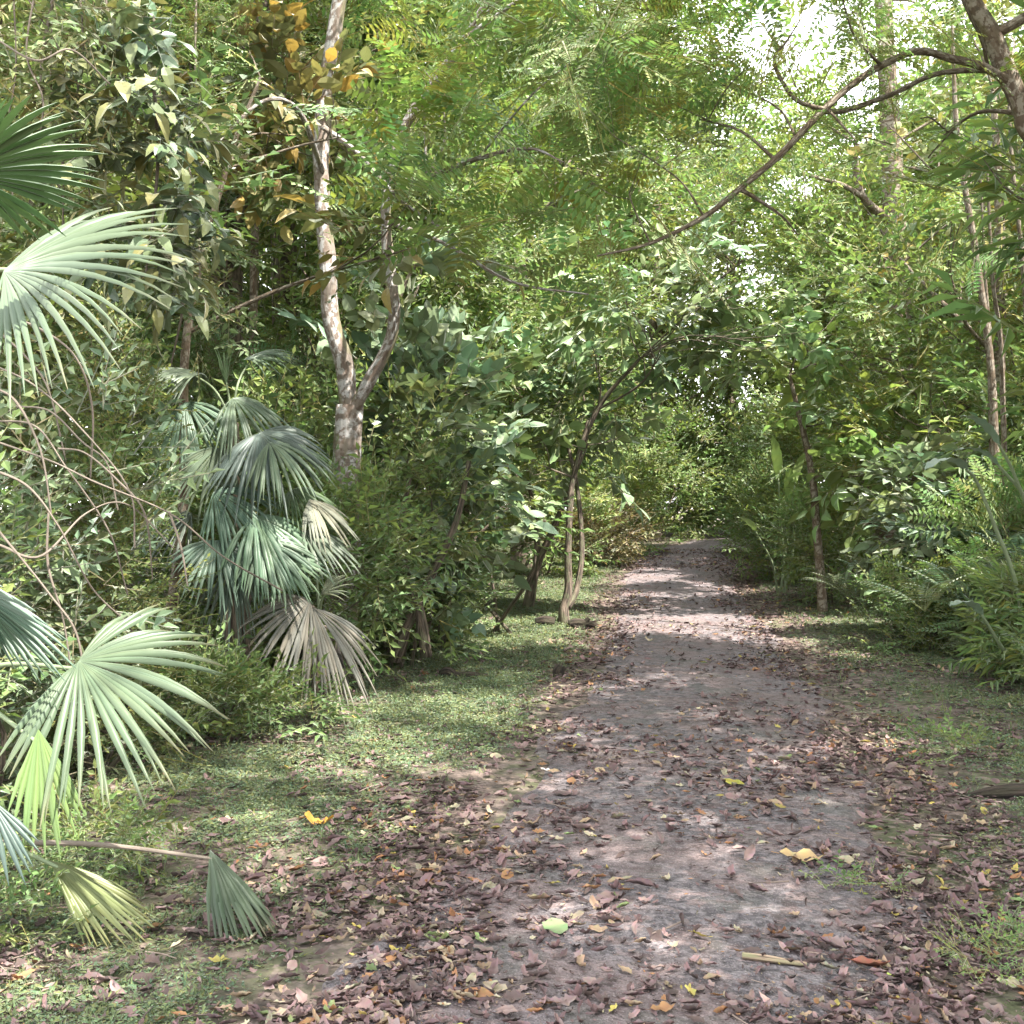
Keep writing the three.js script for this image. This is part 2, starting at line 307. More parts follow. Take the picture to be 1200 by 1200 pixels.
// ---------------------------------------------------------------- trees and shrubs
const m4 = new THREE.Matrix4(), bx = new THREE.Vector3(), by = new THREE.Vector3(), bz = new THREE.Vector3();
let sprays = 0;
let triangles = 0;
function crown(parent, name, geo, mat, items, color, vary = 0.28) {     // items: [pos(world), dir, scale, tint?]; one merged mesh
  const o = parent.position, P = geo.attributes.position.array, K = geo.attributes.color.array, I = geo.index.array, nv = P.length / 3, ni = I.length, n = items.length;
  const pos = new Float32Array(n * nv * 3), col = new Float32Array(n * nv * 3), idx = new Uint32Array(n * ni);
  items.forEach(([p, dir, s, tint], k) => {
    by.copy(dir).normalize(); bz.copy(UPV).addScaledVector(vec(R(-1, 1), R(-1, 1), R(-1, 1)), 0.45); bz.addScaledVector(by, -bz.dot(by)); if (bz.lengthSq() < 0.01) bz.set(1, 0, 0).addScaledVector(by, -by.x); bz.normalize();
    bx.crossVectors(by, bz);
    const b = 1 + R(-vary, vary), y = R(-0.16, 0.2), q = tint || color, cr = q[0] * b * (1 + y), cg = q[1] * b, cb = q[2] * b * (1 - y), px = p.x - o.x, py = p.y - o.y, pz = p.z - o.z, sx = rnd() < 0.5 ? -s : s;
    for (let i = 0, w = k * nv * 3; i < nv * 3; i += 3, w += 3) {
      const u = P[i] * sx, v = P[i + 1] * s, t = P[i + 2] * s;
      pos[w] = px + bx.x * u + by.x * v + bz.x * t; pos[w + 1] = py + bx.y * u + by.y * v + bz.y * t; pos[w + 2] = pz + bx.z * u + by.z * v + bz.z * t;
      col[w] = Math.min(0.8, K[i] * cr); col[w + 1] = Math.min(0.8, K[i + 1] * cg); col[w + 2] = Math.min(0.8, K[i + 2] * cb);
    }
    for (let i = 0, w = k * ni; i < ni; i++) idx[w + i] = I[i] + k * nv;
  });
  const g = new THREE.BufferGeometry(); g.setAttribute('position', new THREE.BufferAttribute(pos, 3)); g.setAttribute('color', new THREE.BufferAttribute(col, 3)); g.setIndex(new THREE.BufferAttribute(idx, 1));
  sprays += n; triangles += n * ni / 3; const im = mesh(name, g, mat, parent); im.userData.kind = 'stuff'; return im;
}
function fillClump(items, c, r, n, s, { grow = 0.5, tint, hang = 0, shell = 0.35, min = 0 } = {}) {
  const rr = Array.isArray(r) ? r : [r, r, r];
  for (let k = 0; k < n; k++) {
    const u = vec(R(-1, 1), R(-1, 1), R(-1, 1)); if (u.lengthSq() > 1) { k--; continue; }
    const l = u.length() || 1; u.multiplyScalar(Math.pow(l, shell) / l);
    const p = vec(c.x + u.x * rr[0], c.y + u.y * rr[1], c.z + u.z * rr[2]);
    if (p.y < ground(p.x, p.z) + min) continue;
    if (p.distanceTo(camera.position) < 1.6) continue;
    if (sunlitGap(p)) continue;
    const dir = u.clone().add(vec(R(-0.5, 0.5), grow - hang + R(-0.3, 0.4), R(-0.5, 0.5)));
    items.push([p, dir, s * R(0.7, 1.25), tint]);
  }
}
// t: {name,label,cat,group,trunks:[[ [x,y,d,r],... ],...], clumps:[[x,y,d,r,n,{}],...], spray, s, color, bark, autoLimb}
function tree(t) {
  const first = t.trunks[0][0], g = thing(t.name, t.label, t.cat || 'tree', V(first[0], first[1], first[2]), t.group), o = g.position;
  const loc = q => [V(q[0], q[1], q[2]).sub(o), q[3]];
  t.trunks.forEach((tr, k) => mesh(tr.n || (k ? 'limb' : 'trunk'), sweep(tr.map(loc), { radial: t.radial || 8, uvs: t.uvs || 1.3, wob: t.wob ?? 0.1, seg: Math.max(8, tr.length * 6) }), (k === 0 && t.bark0) || t.bark || M.barkBrown, g));
  const items = [], limbs = [];
  for (const [x, y, d, r, n, opt] of t.clumps) {
    const c = V(x, y, d); fillClump(items, c, r, Math.round(n * (t.k || 1)), t.s || 1, { ...t.opt, ...opt });
    if (t.autoLimb !== false && !(opt && opt.nolimb)) {
      let best = null, bd = 1e9;
      for (const tr of t.trunks) for (let q = 0; q < tr.length; q++) { const p = V(tr[q][0], tr[q][1], tr[q][2]), dd = p.distanceTo(c) + (p.y > c.y ? 1.2 : 0) + (q === 0 ? 1.5 : 0); if (dd < bd) { bd = dd; best = [p, tr[q][3]]; } }
      const a = best[0].clone().sub(o), b = c.clone().sub(o), L = a.distanceTo(b); if (L < 0.25) continue;
      const r0 = Math.min(best[1] * 0.6, 0.008 + L * 0.016), mid = a.clone().lerp(b, 0.5).add(vec(R(-0.12, 0.12) * L, R(-0.05, 0.15) * L, R(-0.12, 0.12) * L));
      limbs.push(sweep([[a, r0], [mid, r0 * 0.75], [b, r0 * 0.35]], { radial: 5, seg: 8, uvs: 1.3 }));
      const rad = Array.isArray(r) ? r[0] : r;
      for (let k = 0; k < 3; k++) { const e = b.clone().add(vec(R(-1, 1), R(-0.4, 0.9), R(-1, 1)).multiplyScalar(rad * 0.8)), st = mid.clone().lerp(b, R(0.3, 0.9)); limbs.push(sweep([[st, r0 * 0.45], [st.clone().lerp(e, 0.5).add(vec(R(-.1, .1), R(-.1, .1), R(-.1, .1))), r0 * 0.35], [e, r0 * 0.15]], { radial: 4, seg: 5, uvs: 1.3 })); }
    }
  }
  if (limbs.length) mesh('branches', mergeGeometries(limbs), t.bark || M.barkBrown, g).userData.kind = 'stuff';
  crown(g, t.crownName || 'crown', t.spray, t.mat || M.leaf, items, t.color, t.vary);
  return g;
}
// a whole tree from a few numbers
function autoTree({ name = 'broadleaf_tree', label, group, cat = 'tree', x, d, h, r, base = 0.35, rt = 0.14, nC = 12, per = 60, s = 1, spray = SP.ovate, color, bark, lean = 0, leanD = 0, cr = 1.0, mat, opt, squash = 1 }) {
  const y0 = ground(x, -d) - 0.05, trunk = [], clumps = [];
  const top = h * 0.86;
  for (let k = 0; k <= 4; k++) { const t = k / 4; trunk.push([x + lean * t * t + (k ? R(-0.12, 0.12) * h * 0.06 : 0), y0 + top * t, d + leanD * t * t + (k ? R(-0.1, 0.1) * h * 0.06 : 0), rt * (1.15 - 0.85 * t)]); }
  for (let k = 0; k < nC; k++) {
    const t = base + (1 - base) * (k + R(0.1, 0.9)) / nC, w = Math.pow(Math.sin(Math.PI * clamp(0.12 + 0.8 * (t - base) / (1 - base), 0, 1)), 0.6), a = R(0, 6.283), q = Math.sqrt(R(0.15, 1)) * r * w;
    clumps.push([x + lean * t * t + Math.cos(a) * q, y0 + h * t, d + leanD * t * t + Math.sin(a) * q * squash, [cr * R(0.8, 1.25), cr * R(0.55, 0.85), cr * R(0.8, 1.25)], per]);
  }
  return tree({ name, label, group, cat, trunks: [trunk], clumps, spray, s, color, bark, mat, opt, autoLimb: true });
}
function shrub({ name = 'shrub', label, group, cat = 'shrub', x, d, h, r, n = 160, s = 0.8, spray = SP.ovate, color, mat, lobes = 6, opt = {}, stems = 5, low = 0.1 }) {
  const y0 = ground(x, -d), g = thing(name, label, cat, V(x, y0, d), group), items = [], st = [];
  const rx = Array.isArray(r) ? r[0] : r, rz = Array.isArray(r) ? r[1] : r;
  for (let k = 0; k < lobes; k++) {
    const a = R(0, 6.283), q = Math.sqrt(rnd()) * 0.62, c = V(x + Math.cos(a) * q * rx, y0 + h * R(low + 0.12, 0.82) * (1 - 0.25 * q), d + Math.sin(a) * q * rz);
    fillClump(items, c, [rx * 0.55, h * 0.32, rz * 0.55], Math.round(n / lobes), s, { min: 0.04, ...opt });
    if (k < stems) { const e = c.clone().sub(g.position); st.push(sweep([[vec(R(-.2, .2) * rx, -0.05, R(-.2, .2) * rz), 0.006 + h * 0.005], [e.clone().multiplyScalar(0.35).add(vec(R(-.12, .12) * h, 0.03, R(-.12, .12) * h)), 0.005 + h * 0.0035], [e.clone().multiplyScalar(0.7).add(vec(R(-.1, .1) * h, 0.03, R(-.1, .1) * h)), 0.004 + h * 0.002], [e, 0.004]], { radial: 5, seg: 10, wob: 0.15 })); }
  }
  if (st.length) mesh('stems', mergeGeometries(st), M.barkBrown, g).userData.kind = 'stuff';
  crown(g, 'foliage', spray, mat || M.leaf, items, color); return g;
}
// leaf colours (reflectance of both faces together)
const C = { mid: [0.145, 0.215, 0.047], dark: [0.135, 0.207, 0.047], yellow: [0.16, 0.23, 0.048], lime: [0.165, 0.235, 0.049], blue: [0.128, 0.195, 0.066], olive: [0.16, 0.20, 0.06], rust: [0.15, 0.155, 0.05], grey: [0.138, 0.192, 0.085] };

// ---------------------------------------------------------------- ground and path
{
  const xs = [], ds = [];
  for (let x = -160; x < -14; x += 8) xs.push(x); for (let x = -14; x < -4; x += 0.5) xs.push(x); for (let x = -4; x < 8; x += 0.12) xs.push(x); for (let x = 8; x < 20; x += 0.5) xs.push(x); for (let x = 20; x <= 160; x += 8) xs.push(x);
  for (let d = -120; d < -10; d += 8) ds.push(d); for (let d = -10; d < 2; d += 0.5) ds.push(d); for (let d = 2; d < 18; d += 0.12) ds.push(d); for (let d = 18; d < 48; d += 0.4) ds.push(d); for (let d = 48; d <= 300; d += 8) ds.push(d);
  const pos = [], uv = [], idx = [], w = xs.length;
  for (const d of ds) for (const x of xs) {
    const off = Math.abs(x - pathX(clamp(d, -8, 46)));
    pos.push(x, ground(x, -d) - 0.04 * (1 - sstep(HALF - 0.35, HALF - 0.05, off)) * (d > -8 && d < 46 ? 1 : 0), -d); uv.push(x / 2.7, d / 2.7);
  }
  for (let j = 0; j < ds.length - 1; j++) for (let i = 0; i < w - 1; i++) { const a = j * w + i; idx.push(a, a + 1, a + w, a + 1, a + w + 1, a + w); }
  const g = new THREE.BufferGeometry(); g.setAttribute('position', new THREE.Float32BufferAttribute(pos, 3)); g.setAttribute('uv', new THREE.Float32BufferAttribute(uv, 2)); g.setIndex(idx); g.computeVertexNormals();
  const o = shadowed(new THREE.Mesh(g, M.soil)); o.name = 'ground'; scene.add(o); tag(o, 'brown forest floor soil under the leaves and low plants', 'ground', null, 'structure');
}
{
  const pos = [], uv = [], idx = [], nx = 20; let rows = 0;
  for (let d = -7; d < 45; d += d < 20 ? 0.08 : 0.4) {
    for (let i = 0; i <= nx; i++) {
      const e = (i / nx - 0.5) * 2, edge = HALF * (1 + 0.26 * (fbm(d * 1.6, e > 0 ? 5 : 9, 4, 4) - 0.5) * Math.abs(e) * 2), c = pathX(d), x = c + e * edge;
      pos.push(x, baseH(d) + 0.012 + 0.02 * (1 - e * e) + 0.006 * (fbm(x * 2, d * 2, 8, 2) - 0.5) - (Math.abs(e) > 0.97 ? 0.03 : 0), -d); uv.push(x / 1.9, d / 1.9);
    }
    rows++;
  }
  const w = nx + 1; for (let j = 0; j < rows - 1; j++) for (let i = 0; i < nx; i++) { const a = j * w + i; idx.push(a, a + 1, a + w, a + 1, a + w + 1, a + w); }
  const g = new THREE.BufferGeometry(); g.setAttribute('position', new THREE.Float32BufferAttribute(pos, 3)); g.setAttribute('uv', new THREE.Float32BufferAttribute(uv, 2)); g.setIndex(idx); g.computeVertexNormals();
  const o = shadowed(new THREE.Mesh(g, M.path)); o.name = 'path'; scene.add(o); tag(o, 'worn grey asphalt path strewn with dry leaves', 'path', null, 'structure');
}
const surface = (x, d) => { const e = (x - pathX(d)) / HALF; return Math.abs(e) < 0.97 ? baseH(d) + 0.014 + 0.02 * (1 - e * e) : ground(x, -d); };

// ---------------------------------------------------------------- forked pale tree beside the palms
{
  const p = (px, py, d, r) => { const q = at(px, py, d); return [q.x, q.y, d, r]; };
  const D = 10.5, b = at(398, 800, D);
  const trunk = [[b.x - 0.1, ground(b.x, -D) - 0.1, D, 0.2], p(402, 690, D, 0.155), p(404, 600, D, 0.14), p(407, 530, D, 0.135), p(409, 475, D, 0.13)];
  const left = [p(409, 490, D, 0.082), p(404, 430, D, 0.086), p(388, 375, D, 0.082), p(384, 310, D, 0.080), p(378, 235, D + 0.05, 0.076), p(376, 170, D + .1, 0.074), p(381, 100, D + .15, 0.072), p(393, 30, D + .2, 0.069), p(402, -60, D + .2, 0.066), p(390, -220, D + .3, 0.049), p(430, -420, D + .2, 0.025)];
  const right = [p(412, 485, D, 0.070), p(436, 440, D - .1, 0.061), p(459, 395, D - .15, 0.057), p(461, 345, D - .2, 0.054), p(454, 290, D - .2, 0.052), p(453, 225, D - .2, 0.051), p(466, 165, D - .2, 0.049), p(498, 110, D - .3, 0.046), p(545, 45, D - .4, 0.041), p(600, -50, D - .6, 0.033), p(660, -180, D - .8, 0.016)];
  const br = (...q) => { q.n = 'branch'; return q; };
  tree({ name: 'forked_tree', label: 'pale mottled tree forking into two slender trunks behind the fan palms', trunks: [trunk, left, right,
    br(p(458, 215, D - .2, 0.03), p(500, 208, D - .8, 0.025), p(560, 186, D - 1.4, 0.02), p(620, 174, D - 1.9, 0.012), p(660, 190, D - 2.2, 0.006)),
    br(p(378, 200, D, 0.028), p(350, 130, D - .6, 0.022), p(310, 118, D - 1.1, 0.016), p(262, 160, D - 1.5, 0.01), p(235, 195, D - 1.7, 0.006)),
    br(p(380, 150, D, 0.03), p(420, 180, D - .5, 0.022), p(470, 235, D - 1, 0.016), p(530, 275, D - 1.5, 0.01)),
    br(p(455, 260, D - .2, 0.025), p(520, 285, D - .8, 0.018), p(600, 330, D - 1.4, 0.012), p(690, 345, D - 1.8, 0.006))],
    clumps: [[-0.75, 5.3, 9.4, [.45, .6, .4], 12], [-0.9, 4.7, 9.5, [.4, .4, .4], 7], [-0.6, 5.2, 9.6, [.8, .4, .7], 16], [0.1, 4.9, 9.4, [.8, .4, .7], 18], [0.5, 4.6, 9, [.8, .3, .7], 14], [-0.5, 3.9, 9.2, [.6, .3, .5], 8], [0.5, 4.0, 8.6, [.7, .3, .6], 12], [0.6, 5.6, 9.6, 0.9, 45], [0.1, 6.3, 9.8, 1, 30], [1.1, 6.4, 9, 1, 30], [-1.6, 7.6, 10.5, 1.2, 60], [-0.6, 8.4, 10.3, 1.2, 60], [-2.2, 9.2, 11, 1.3, 60], [-1.0, 9.8, 10, 1.2, 60]].map(q => [...q, { nolimb: q[1] < 5 }]),
    k: 0.85, spray: SP.pinnateBig, s: 1, color: C.yellow, bark: M.barkPale, radial: 12, uvs: 0.9, wob: 0.13, opt: { grow: 0.15 } });
}

// ---------------------------------------------------------------- overhanging tree by the path
{
  const p = (px, py, d, r) => { const q = at(px, py, d); return [q.x, q.y, d, r]; };
  const D = 9, n = (...q) => { q.n = 'branch'; return q; };
  const trunk = [[6.3, ground(6.3, -D) - 0.1, D, 0.17], [5.9, 1.6, D, 0.14], [5.2, 3.4, D, 0.12], p(1215, 165, D, 0.086), p(1200, 133, D, 0.082), p(1179, 83, D, 0.078), p(1162, 42, D, 0.074), p(1138, 0, D, 0.070), p(1095, -90, D, 0.061), p(1010, -230, D - .3, 0.045), p(900, -360, D - .5, 0.025)];
  tree({ name: 'overhanging_tree', label: 'slender leaning tree whose crooked branches reach across above the path', trunks: [trunk,
    n(p(1186, 100, D, 0.041), p(1154, 79, D - .1, 0.034), p(1117, 69, D - .2, 0.031), p(1075, 60, D - .3, 0.029), p(1033, 77, D - .4, 0.028), p(1000, 98, D - .45, 0.028), p(967, 127, D - .5, 0.030), p(933, 162, D - .5, 0.026), p(908, 187, D - .5, 0.025), p(867, 221, D - .5, 0.023), p(825, 254, D - .5, 0.020), p(762, 285, D - .5, 0.014), p(700, 300, D - .5, 0.007)),
    n(p(1180, 88, D, 0.029), p(1154, 82, D + .1, 0.025), p(1096, 87, D + .1, 0.021), p(1046, 110, D, 0.021), p(992, 129, D - .3, 0.021), p(968, 131, D - .5, 0.021)),
    n(p(967, 129, D - .5, 0.020), p(933, 117, D - .6, 0.016), p(912, 87, D - .7, 0.015), p(908, 67, D - .8, 0.012), p(922, 48, D - .9, 0.008), p(940, 20, D - 1, 0.005)),
    n(p(868, 222, D - .5, 0.018), p(890, 235, D - .4, 0.015), p(917, 254, D - .3, 0.010), p(935, 275, D - .2, 0.005)),
    n(p(1158, 80, D, 0.016), p(1150, 45, D - .2, 0.015), p(1135, 15, D - .4, 0.012), p(1120, -30, D - .5, 0.008)),
    n(p(970, 128, D - .5, 0.013), p(990, 150, D - .6, 0.010), p(1003, 165, D - .7, 0.005)),
    n(p(1033, 77, D - .4, 0.015), p(1018, 62, D - .6, 0.011), p(1000, 40, D - .8, 0.008), p(985, -10, D - 1, 0.005)),
    n(p(933, 162, D - .5, 0.011), p(915, 130, D - .3, 0.008), p(880, 110, D - .2, 0.007), p(820, 92, D, 0.004)),
    n(p(825, 254, D - .5, 0.010), p(800, 215, D - .6, 0.007), p(760, 185, D - .8, 0.005), p(720, 160, D - 1, 0.003))],
    clumps: [[1.0, 5.6, 8.3, [0.9, .45, .8], 40], [1.9, 5.7, 8.6, [0.9, .4, .8], 40], [2.7, 5.6, 8.6, [.7, .35, .8], 30], [1.5, 4.75, 8.8, [.8, .3, .8], 24], [2.3, 6.5, 8.6, 0.9, 30], [3.0, 7.2, 9, 1.0, 40], [1.4, 6.9, 8.6, 1.0, 45], [0.2, 6.4, 8.2, 0.9, 35], [0.6, 7.6, 6.6, 1.2, 60], [-0.6, 7.4, 6.8, 1.2, 60], [1.6, 8, 5.6, 1.3, 70], [-0.8, 8, 5.2, 1.2, 60], [0.6, 8.2, 4.2, 1.2, 60], [2.2, 8, 7, 1.2, 50], [2.2, 7.6, 1.6, 1.2, 60], [1.2, 7.8, 2.8, 1.2, 60], [3.2, 7.6, 2.2, 1.2, 60], [0.4, 7.6, 3.6, 1.1, 50], [2.6, 8, 0.6, 1.2, 50], [3.4, 8, 4, 1.2, 50], [4.2, 8, 10.4, 1.2, 40], [3.9, 5.0, 9.9, [.7, .4, .7], 24], [4.4, 4.4, 9.5, [.6, .3, .6], 20], [0.9, 4.1, 8.5, [.6, .25, .5], 14], [0.3, 5.1, 8, [.8, .35, .7], 30],
      [4.5, 7.5, 8, 1.4, 90], [5.6, 7.8, 9, 1.4, 90], [4.5, 8.6, 7, 1.4, 80], [5.8, 6.6, 7.6, 1.3, 90], [6.2, 5.4, 8.4, 1.2, 80], [3.2, 8.4, 7.6, 1.4, 80]],
    k: 0.72, spray: SP.pinnate, s: 1.05, color: C.yellow, bark: M.barkGrey, radial: 9, uvs: 1, wob: 0.12, opt: { grow: 0.1 } });
}

// ---------------------------------------------------------------- small trees on the verge
{
  const p = (px, py, d, r) => { const q = at(px, py, d); return [q.x, q.y, d, r]; };
  let D = 14.6, b = at(662, 741, D);
  tree({ name: 'verge_tree', label: 'small twin-stemmed tree on the grass verge with fallen wood at its foot', trunks: [
    [[b.x, ground(b.x, -D) - 0.06, D, 0.085], p(661, 715, D, 0.07), p(666, 690, D, 0.055), p(666, 640, D, 0.045), p(672, 560, D, 0.04), p(700, 480, D, 0.035), p(750, 420, D - .3, 0.02)],
    [p(665, 712, D, 0.05), p(676, 690, D + .1, 0.04), p(682, 640, D + .2, 0.035), p(676, 570, D + .3, 0.03), p(660, 500, D + .4, 0.02)]],
    clumps: [[1.0, 2.5, 14.4, .8, 40], [0.5, 2.9, 14.6, .8, 40], [1.1, 3.5, 14.4, .8, 40], [1.9, 3.6, 14, .85, 50], [2.6, 3.7, 13.8, .85, 50], [3.3, 3.7, 13.8, .7, 40], [2.3, 4.3, 14, .8, 45], [1.5, 4.4, 14.4, .8, 40], [3.0, 4.4, 14, .7, 35], [0.4, 2.2, 14.2, [.6, .3, .6], 20]],
    k: 0.55, spray: SP.broad, s: 1.05, color: C.blue, bark: M.barkBrown, mat: M.gloss, opt: { grow: 0.0, shell: 0.6 } });
  D = 16.2; b = at(618, 722, D);
  tree({ name: 'verge_tree', label: 'thin dark tree leaning toward the path behind the twin-stemmed one', trunks: [
    [[b.x, ground(b.x, -D) - 0.06, D, 0.09], p(622, 695, D, 0.075), p(630, 660, D, 0.06), p(646, 625, D, 0.05), p(672, 560, D, 0.04), p(690, 490, D, 0.03)],
    [p(628, 665, D, 0.045), p(630, 630, D, 0.035), p(618, 560, D, 0.03), p(600, 500, D, 0.02)]],
    clumps: [[0.4, 2.9, 16.2, .8, 40], [1.1, 3.2, 16, .8, 40], [0.1, 3.7, 16.4, .9, 50], [1.2, 4.2, 16.2, .9, 50], [0.4, 4.7, 16.4, .9, 50], [-0.5, 4.4, 16.6, .8, 40]],
    spray: SP.ovate, s: 1.1, color: C.mid, bark: M.barkBrown, opt: { grow: 0.1 } });
}

// ---------------------------------------------------------------- trees on the shady side, behind the palms
{
  const p = (px, py, d, r) => { const q = at(px, py, d); return [q.x, q.y, d, r]; };
  tree({ name: 'vine_hung_tree', label: 'thick brown trunk with peeling bark hung with vines behind the palms', trunks: [[[-3.45, -0.1, 13, 0.28], p(262, 480, 13, 0.22), p(266, 350, 13, 0.19), p(270, 250, 13, 0.2), p(285, 200, 13, 0.18), p(300, 60, 13, 0.15), p(310, -150, 13, 0.1)], [p(278, 225, 13, 0.12), p(250, 190, 13.3, 0.1), p(200, 90, 13.6, 0.08), p(150, -60, 14, 0.05)]],
    clumps: [[-3.2, 6.8, 12.4, 1.2, 70], [-4.4, 6.4, 12.6, 1.2, 70], [-5.2, 7.6, 13, 1.3, 80], [-2.6, 8, 12.6, 1.4, 80], [-4, 9, 13, 1.5, 90], [-5.6, 5.4, 12.8, 1.1, 60], [-6.2, 6.8, 13.2, 1.3, 70], [-3, 5.9, 13.4, [1, .5, .8], 40]], spray: SP.ovate, s: 1.15, color: C.olive, bark: M.barkBrown });
  tree({ name: 'slim_tree', label: 'straight dark trunk standing in shade between the forked tree and vines', trunks: [[[-3.1, -0.1, 15, 0.2], p(333, 400, 15, 0.17), p(334, 250, 15, 0.16), p(338, 100, 15, 0.14), p(340, -150, 15, 0.1)]],
    clumps: [[-2.9, 7.4, 14.6, 1.2, 60], [-2, 8.6, 15, 1.4, 80], [-3.4, 9.4, 15, 1.5, 80], [-1.6, 7, 15, 1.2, 60], [-1.2, 8, 14.6, 1.2, 60]], spray: SP.lance, s: 1.2, color: C.mid, bark: M.barkBrown });
  tree({ name: 'slim_tree', label: 'thin grey trunk rising beside the thick brown vine-hung one', trunks: [[[-2.85, -0.1, 12.2, 0.06], p(296, 500, 12.2, 0.05), p(298, 300, 12.2, 0.045), p(300, 150, 12.2, 0.04), p(290, -50, 12.2, 0.03)]],
    clumps: [[-2.9, 7.2, 12, .9, 50], [-2.3, 6.6, 11.8, .8, 40], [-3.4, 6.2, 11.6, .8, 40]], spray: SP.small, s: 1.2, color: C.mid, bark: M.barkGrey });
}
// rusty-leaved understorey tree in front of the thick trunk
tree({ name: 'rusty_leaved_tree', label: 'small tree with large rust and green leaves spreading before the pale forked trunk', trunks: [[[-3.2, -0.05, 10, 0.06], [-3.0, 1.6, 10, 0.05], [-2.9, 3.2, 9.8, 0.04], [-2.5, 4.6, 9.6, 0.025], [-2.2, 5.4, 9.6, 0.012]]],
  clumps: [[-2.1, 5.3, 10.8, [.6, .3, .5], 16], [-1.35, 4.9, 9.6, [.5, .25, .4], 8], [-2.4, 5.7, 10.8, [.8, .4, .5], 18], [-2.9, 5.9, 10.6, [.8, .3, .5], 14], [-0.9, 3.9, 9.6, [.6, .25, .4], 6]], spray: SP.rusty, s: 1, color: C.rust, bark: M.barkGrey, opt: { grow: -0.1 } });

// the wall of trees along the shady side
const shadeWall = [
  ['tall tree with glossy mixed green leaves close behind the tallest fan palm', -4.4, 6.6, 8.5, 1.6, SP.ovate, C.mid, 0.95, 0.2, 16, 60],
  ['tree festooned with leafy creepers standing behind the tangle of dry vines', -5.2, 8.6, 9.5, 1.8, SP.ovate, C.olive, 1.1, 0.15, 16, 60],
  ['dense dark green tree deep in the wood behind the palm clump', -5.0, 11.5, 8, 2.0, SP.ovate2, C.dark, 1.2, 0.1, 16, 60],
  ['narrow-leaved tree filling the gap behind the palm clump and pale trunk', -2.6, 17, 11, 2.3, SP.lance, C.mid, 1.3, 0.12, 18, 60],
  ['bright green tree with light falling through, behind the pale fork', -0.9, 18.5, 13, 2.6, SP.ovate, C.yellow, 1.35, 0.12, 22, 60],
  ['tall loose-crowned yellow-green tree above the two verge trees', 0.2, 22, 15, 2.8, SP.ovate2, C.lime, 1.6, 0.16, 24, 60],
  ['bushy mid green tree behind the leaning dark verge tree', -1.6, 14.2, 6.2, 1.5, SP.ovate, C.mid, 1.05, 0.12, 14, 55],
  ['big tree with drooping leaves at the back of the dark trunks', -6.2, 17, 13, 2.6, SP.lance, C.olive, 1.4, 0.15, 20, 60],
];
for (const [label, x, d, h, r, spray, color, s, base, nC, per] of shadeWall) autoTree({ name: 'broadleaf_tree', label, x, d, h, r, base, spray, color, s, nC, per, rt: 0.09 + h * 0.007, cr: 0.95 + h * 0.02 });

// shrubs of the shady side
shrub({ name: 'large_leaved_shrub', label: 'shrub with big dull grey-green heart leaves beside the forked tree', x: -1.15, d: 12.0, h: 4.3, r: [1.35, 0.9], n: 200, s: 0.85, spray: SP.big, color: C.grey, mat: M.gloss, lobes: 14, opt: { grow: -0.1, shell: 0.9 }, low: 0.3 });
shrub({ name: 'large_leaved_shrub', label: 'big-leaved shrub arching over the verge next to the thin dark tree', x: -0.15, d: 13.8, h: 4.0, r: [0.9, 0.8], n: 100, s: 0.75, spray: SP.big, color: C.blue, mat: M.gloss, lobes: 10, opt: { grow: -0.1, shell: 0.9 }, low: 0.5, stems: 3 });
shrub({ label: 'loose airy bush of small leaves growing up through the big heart leaves', x: -1.2, d: 11.2, h: 3.0, r: [0.95, 0.6], n: 150, s: 0.85, spray: SP.ovate, color: C.mid, lobes: 12, opt: { shell: 0.8 }, low: 0.25 });
shrub({ label: 'sunlit fresh bush at the corner of the verge below the big heart leaves', x: -0.75, d: 12.4, h: 1.15, r: [0.45, 0.5], n: 130, s: 0.65, spray: SP.ovate2, color: C.yellow });
for (const [label, q] of [['mossy leaning stem rising from the bushes toward the big heart leaves', [[462, 775], [485, 715], [510, 665], [535, 610], [550, 540]]], ['thin crooked stem crossing the mossy leaning one', [[500, 770], [492, 720], [478, 680], [470, 620], [480, 560]]]])
  topMesh('leaning_stem', sweep(q.map(([x, y], i) => [at(x, y, 11.0), 0.06 - i * 0.009]), { radial: 8, seg: 20, wob: 0.15 }), M.barkBrown, label, 'tree');
shrub({ label: 'leafy bush in front of the forked tree hiding the foot of its trunk', x: -1.65, d: 9.7, h: 1.9, r: [0.8, 0.5], n: 200, s: 0.75, spray: SP.ovate, color: C.dark });
shrub({ label: 'tangled dark green bush at the foot of the forked pale tree', x: -1.55, d: 11.3, h: 2.1, r: [1.0, 0.8], n: 240, s: 0.85, color: C.dark });
shrub({ label: 'low leafy bush edging the verge beneath the grey-green heart leaves', x: -1.0, d: 12.9, h: 1.35, r: [0.6, 0.7], n: 180, s: 0.7, spray: SP.ovate2, color: C.mid });
shrub({ label: 'shady bush closing the space behind the palm clump', x: -2.9, d: 10.8, h: 2.6, r: [1.2, 0.9], n: 260, s: 0.95, spray: SP.ovate, color: C.dark });
shrub({ label: 'feathery dark bush under the thick vine-hung trunk', x: -3.4, d: 12.2, h: 3.4, r: [1.5, 0.9], n: 260, s: 1.0, spray: SP.pinnate, color: C.blue });
shrub({ label: 'small round-leaved bush at the edge of grass below the palm clump', x: -2.0, d: 7.9, h: 0.5, r: [0.7, 0.5], n: 130, s: 0.6, spray: SP.ovate2, color: C.dark });
shrub({ label: 'low scrambling bush hiding the base of the palm clump', x: -2.7, d: 7.2, h: 0.75, r: [0.8, 0.6], n: 200, s: 0.62, spray: SP.ovate, color: C.mid });
shrub({ label: 'bush with mixed pale and dull leaves among the dry vines', x: -2.75, d: 5.6, h: 2.3, r: [0.8, 0.7], n: 240, s: 0.72, spray: SP.ovate, color: C.grey, lobes: 8 });
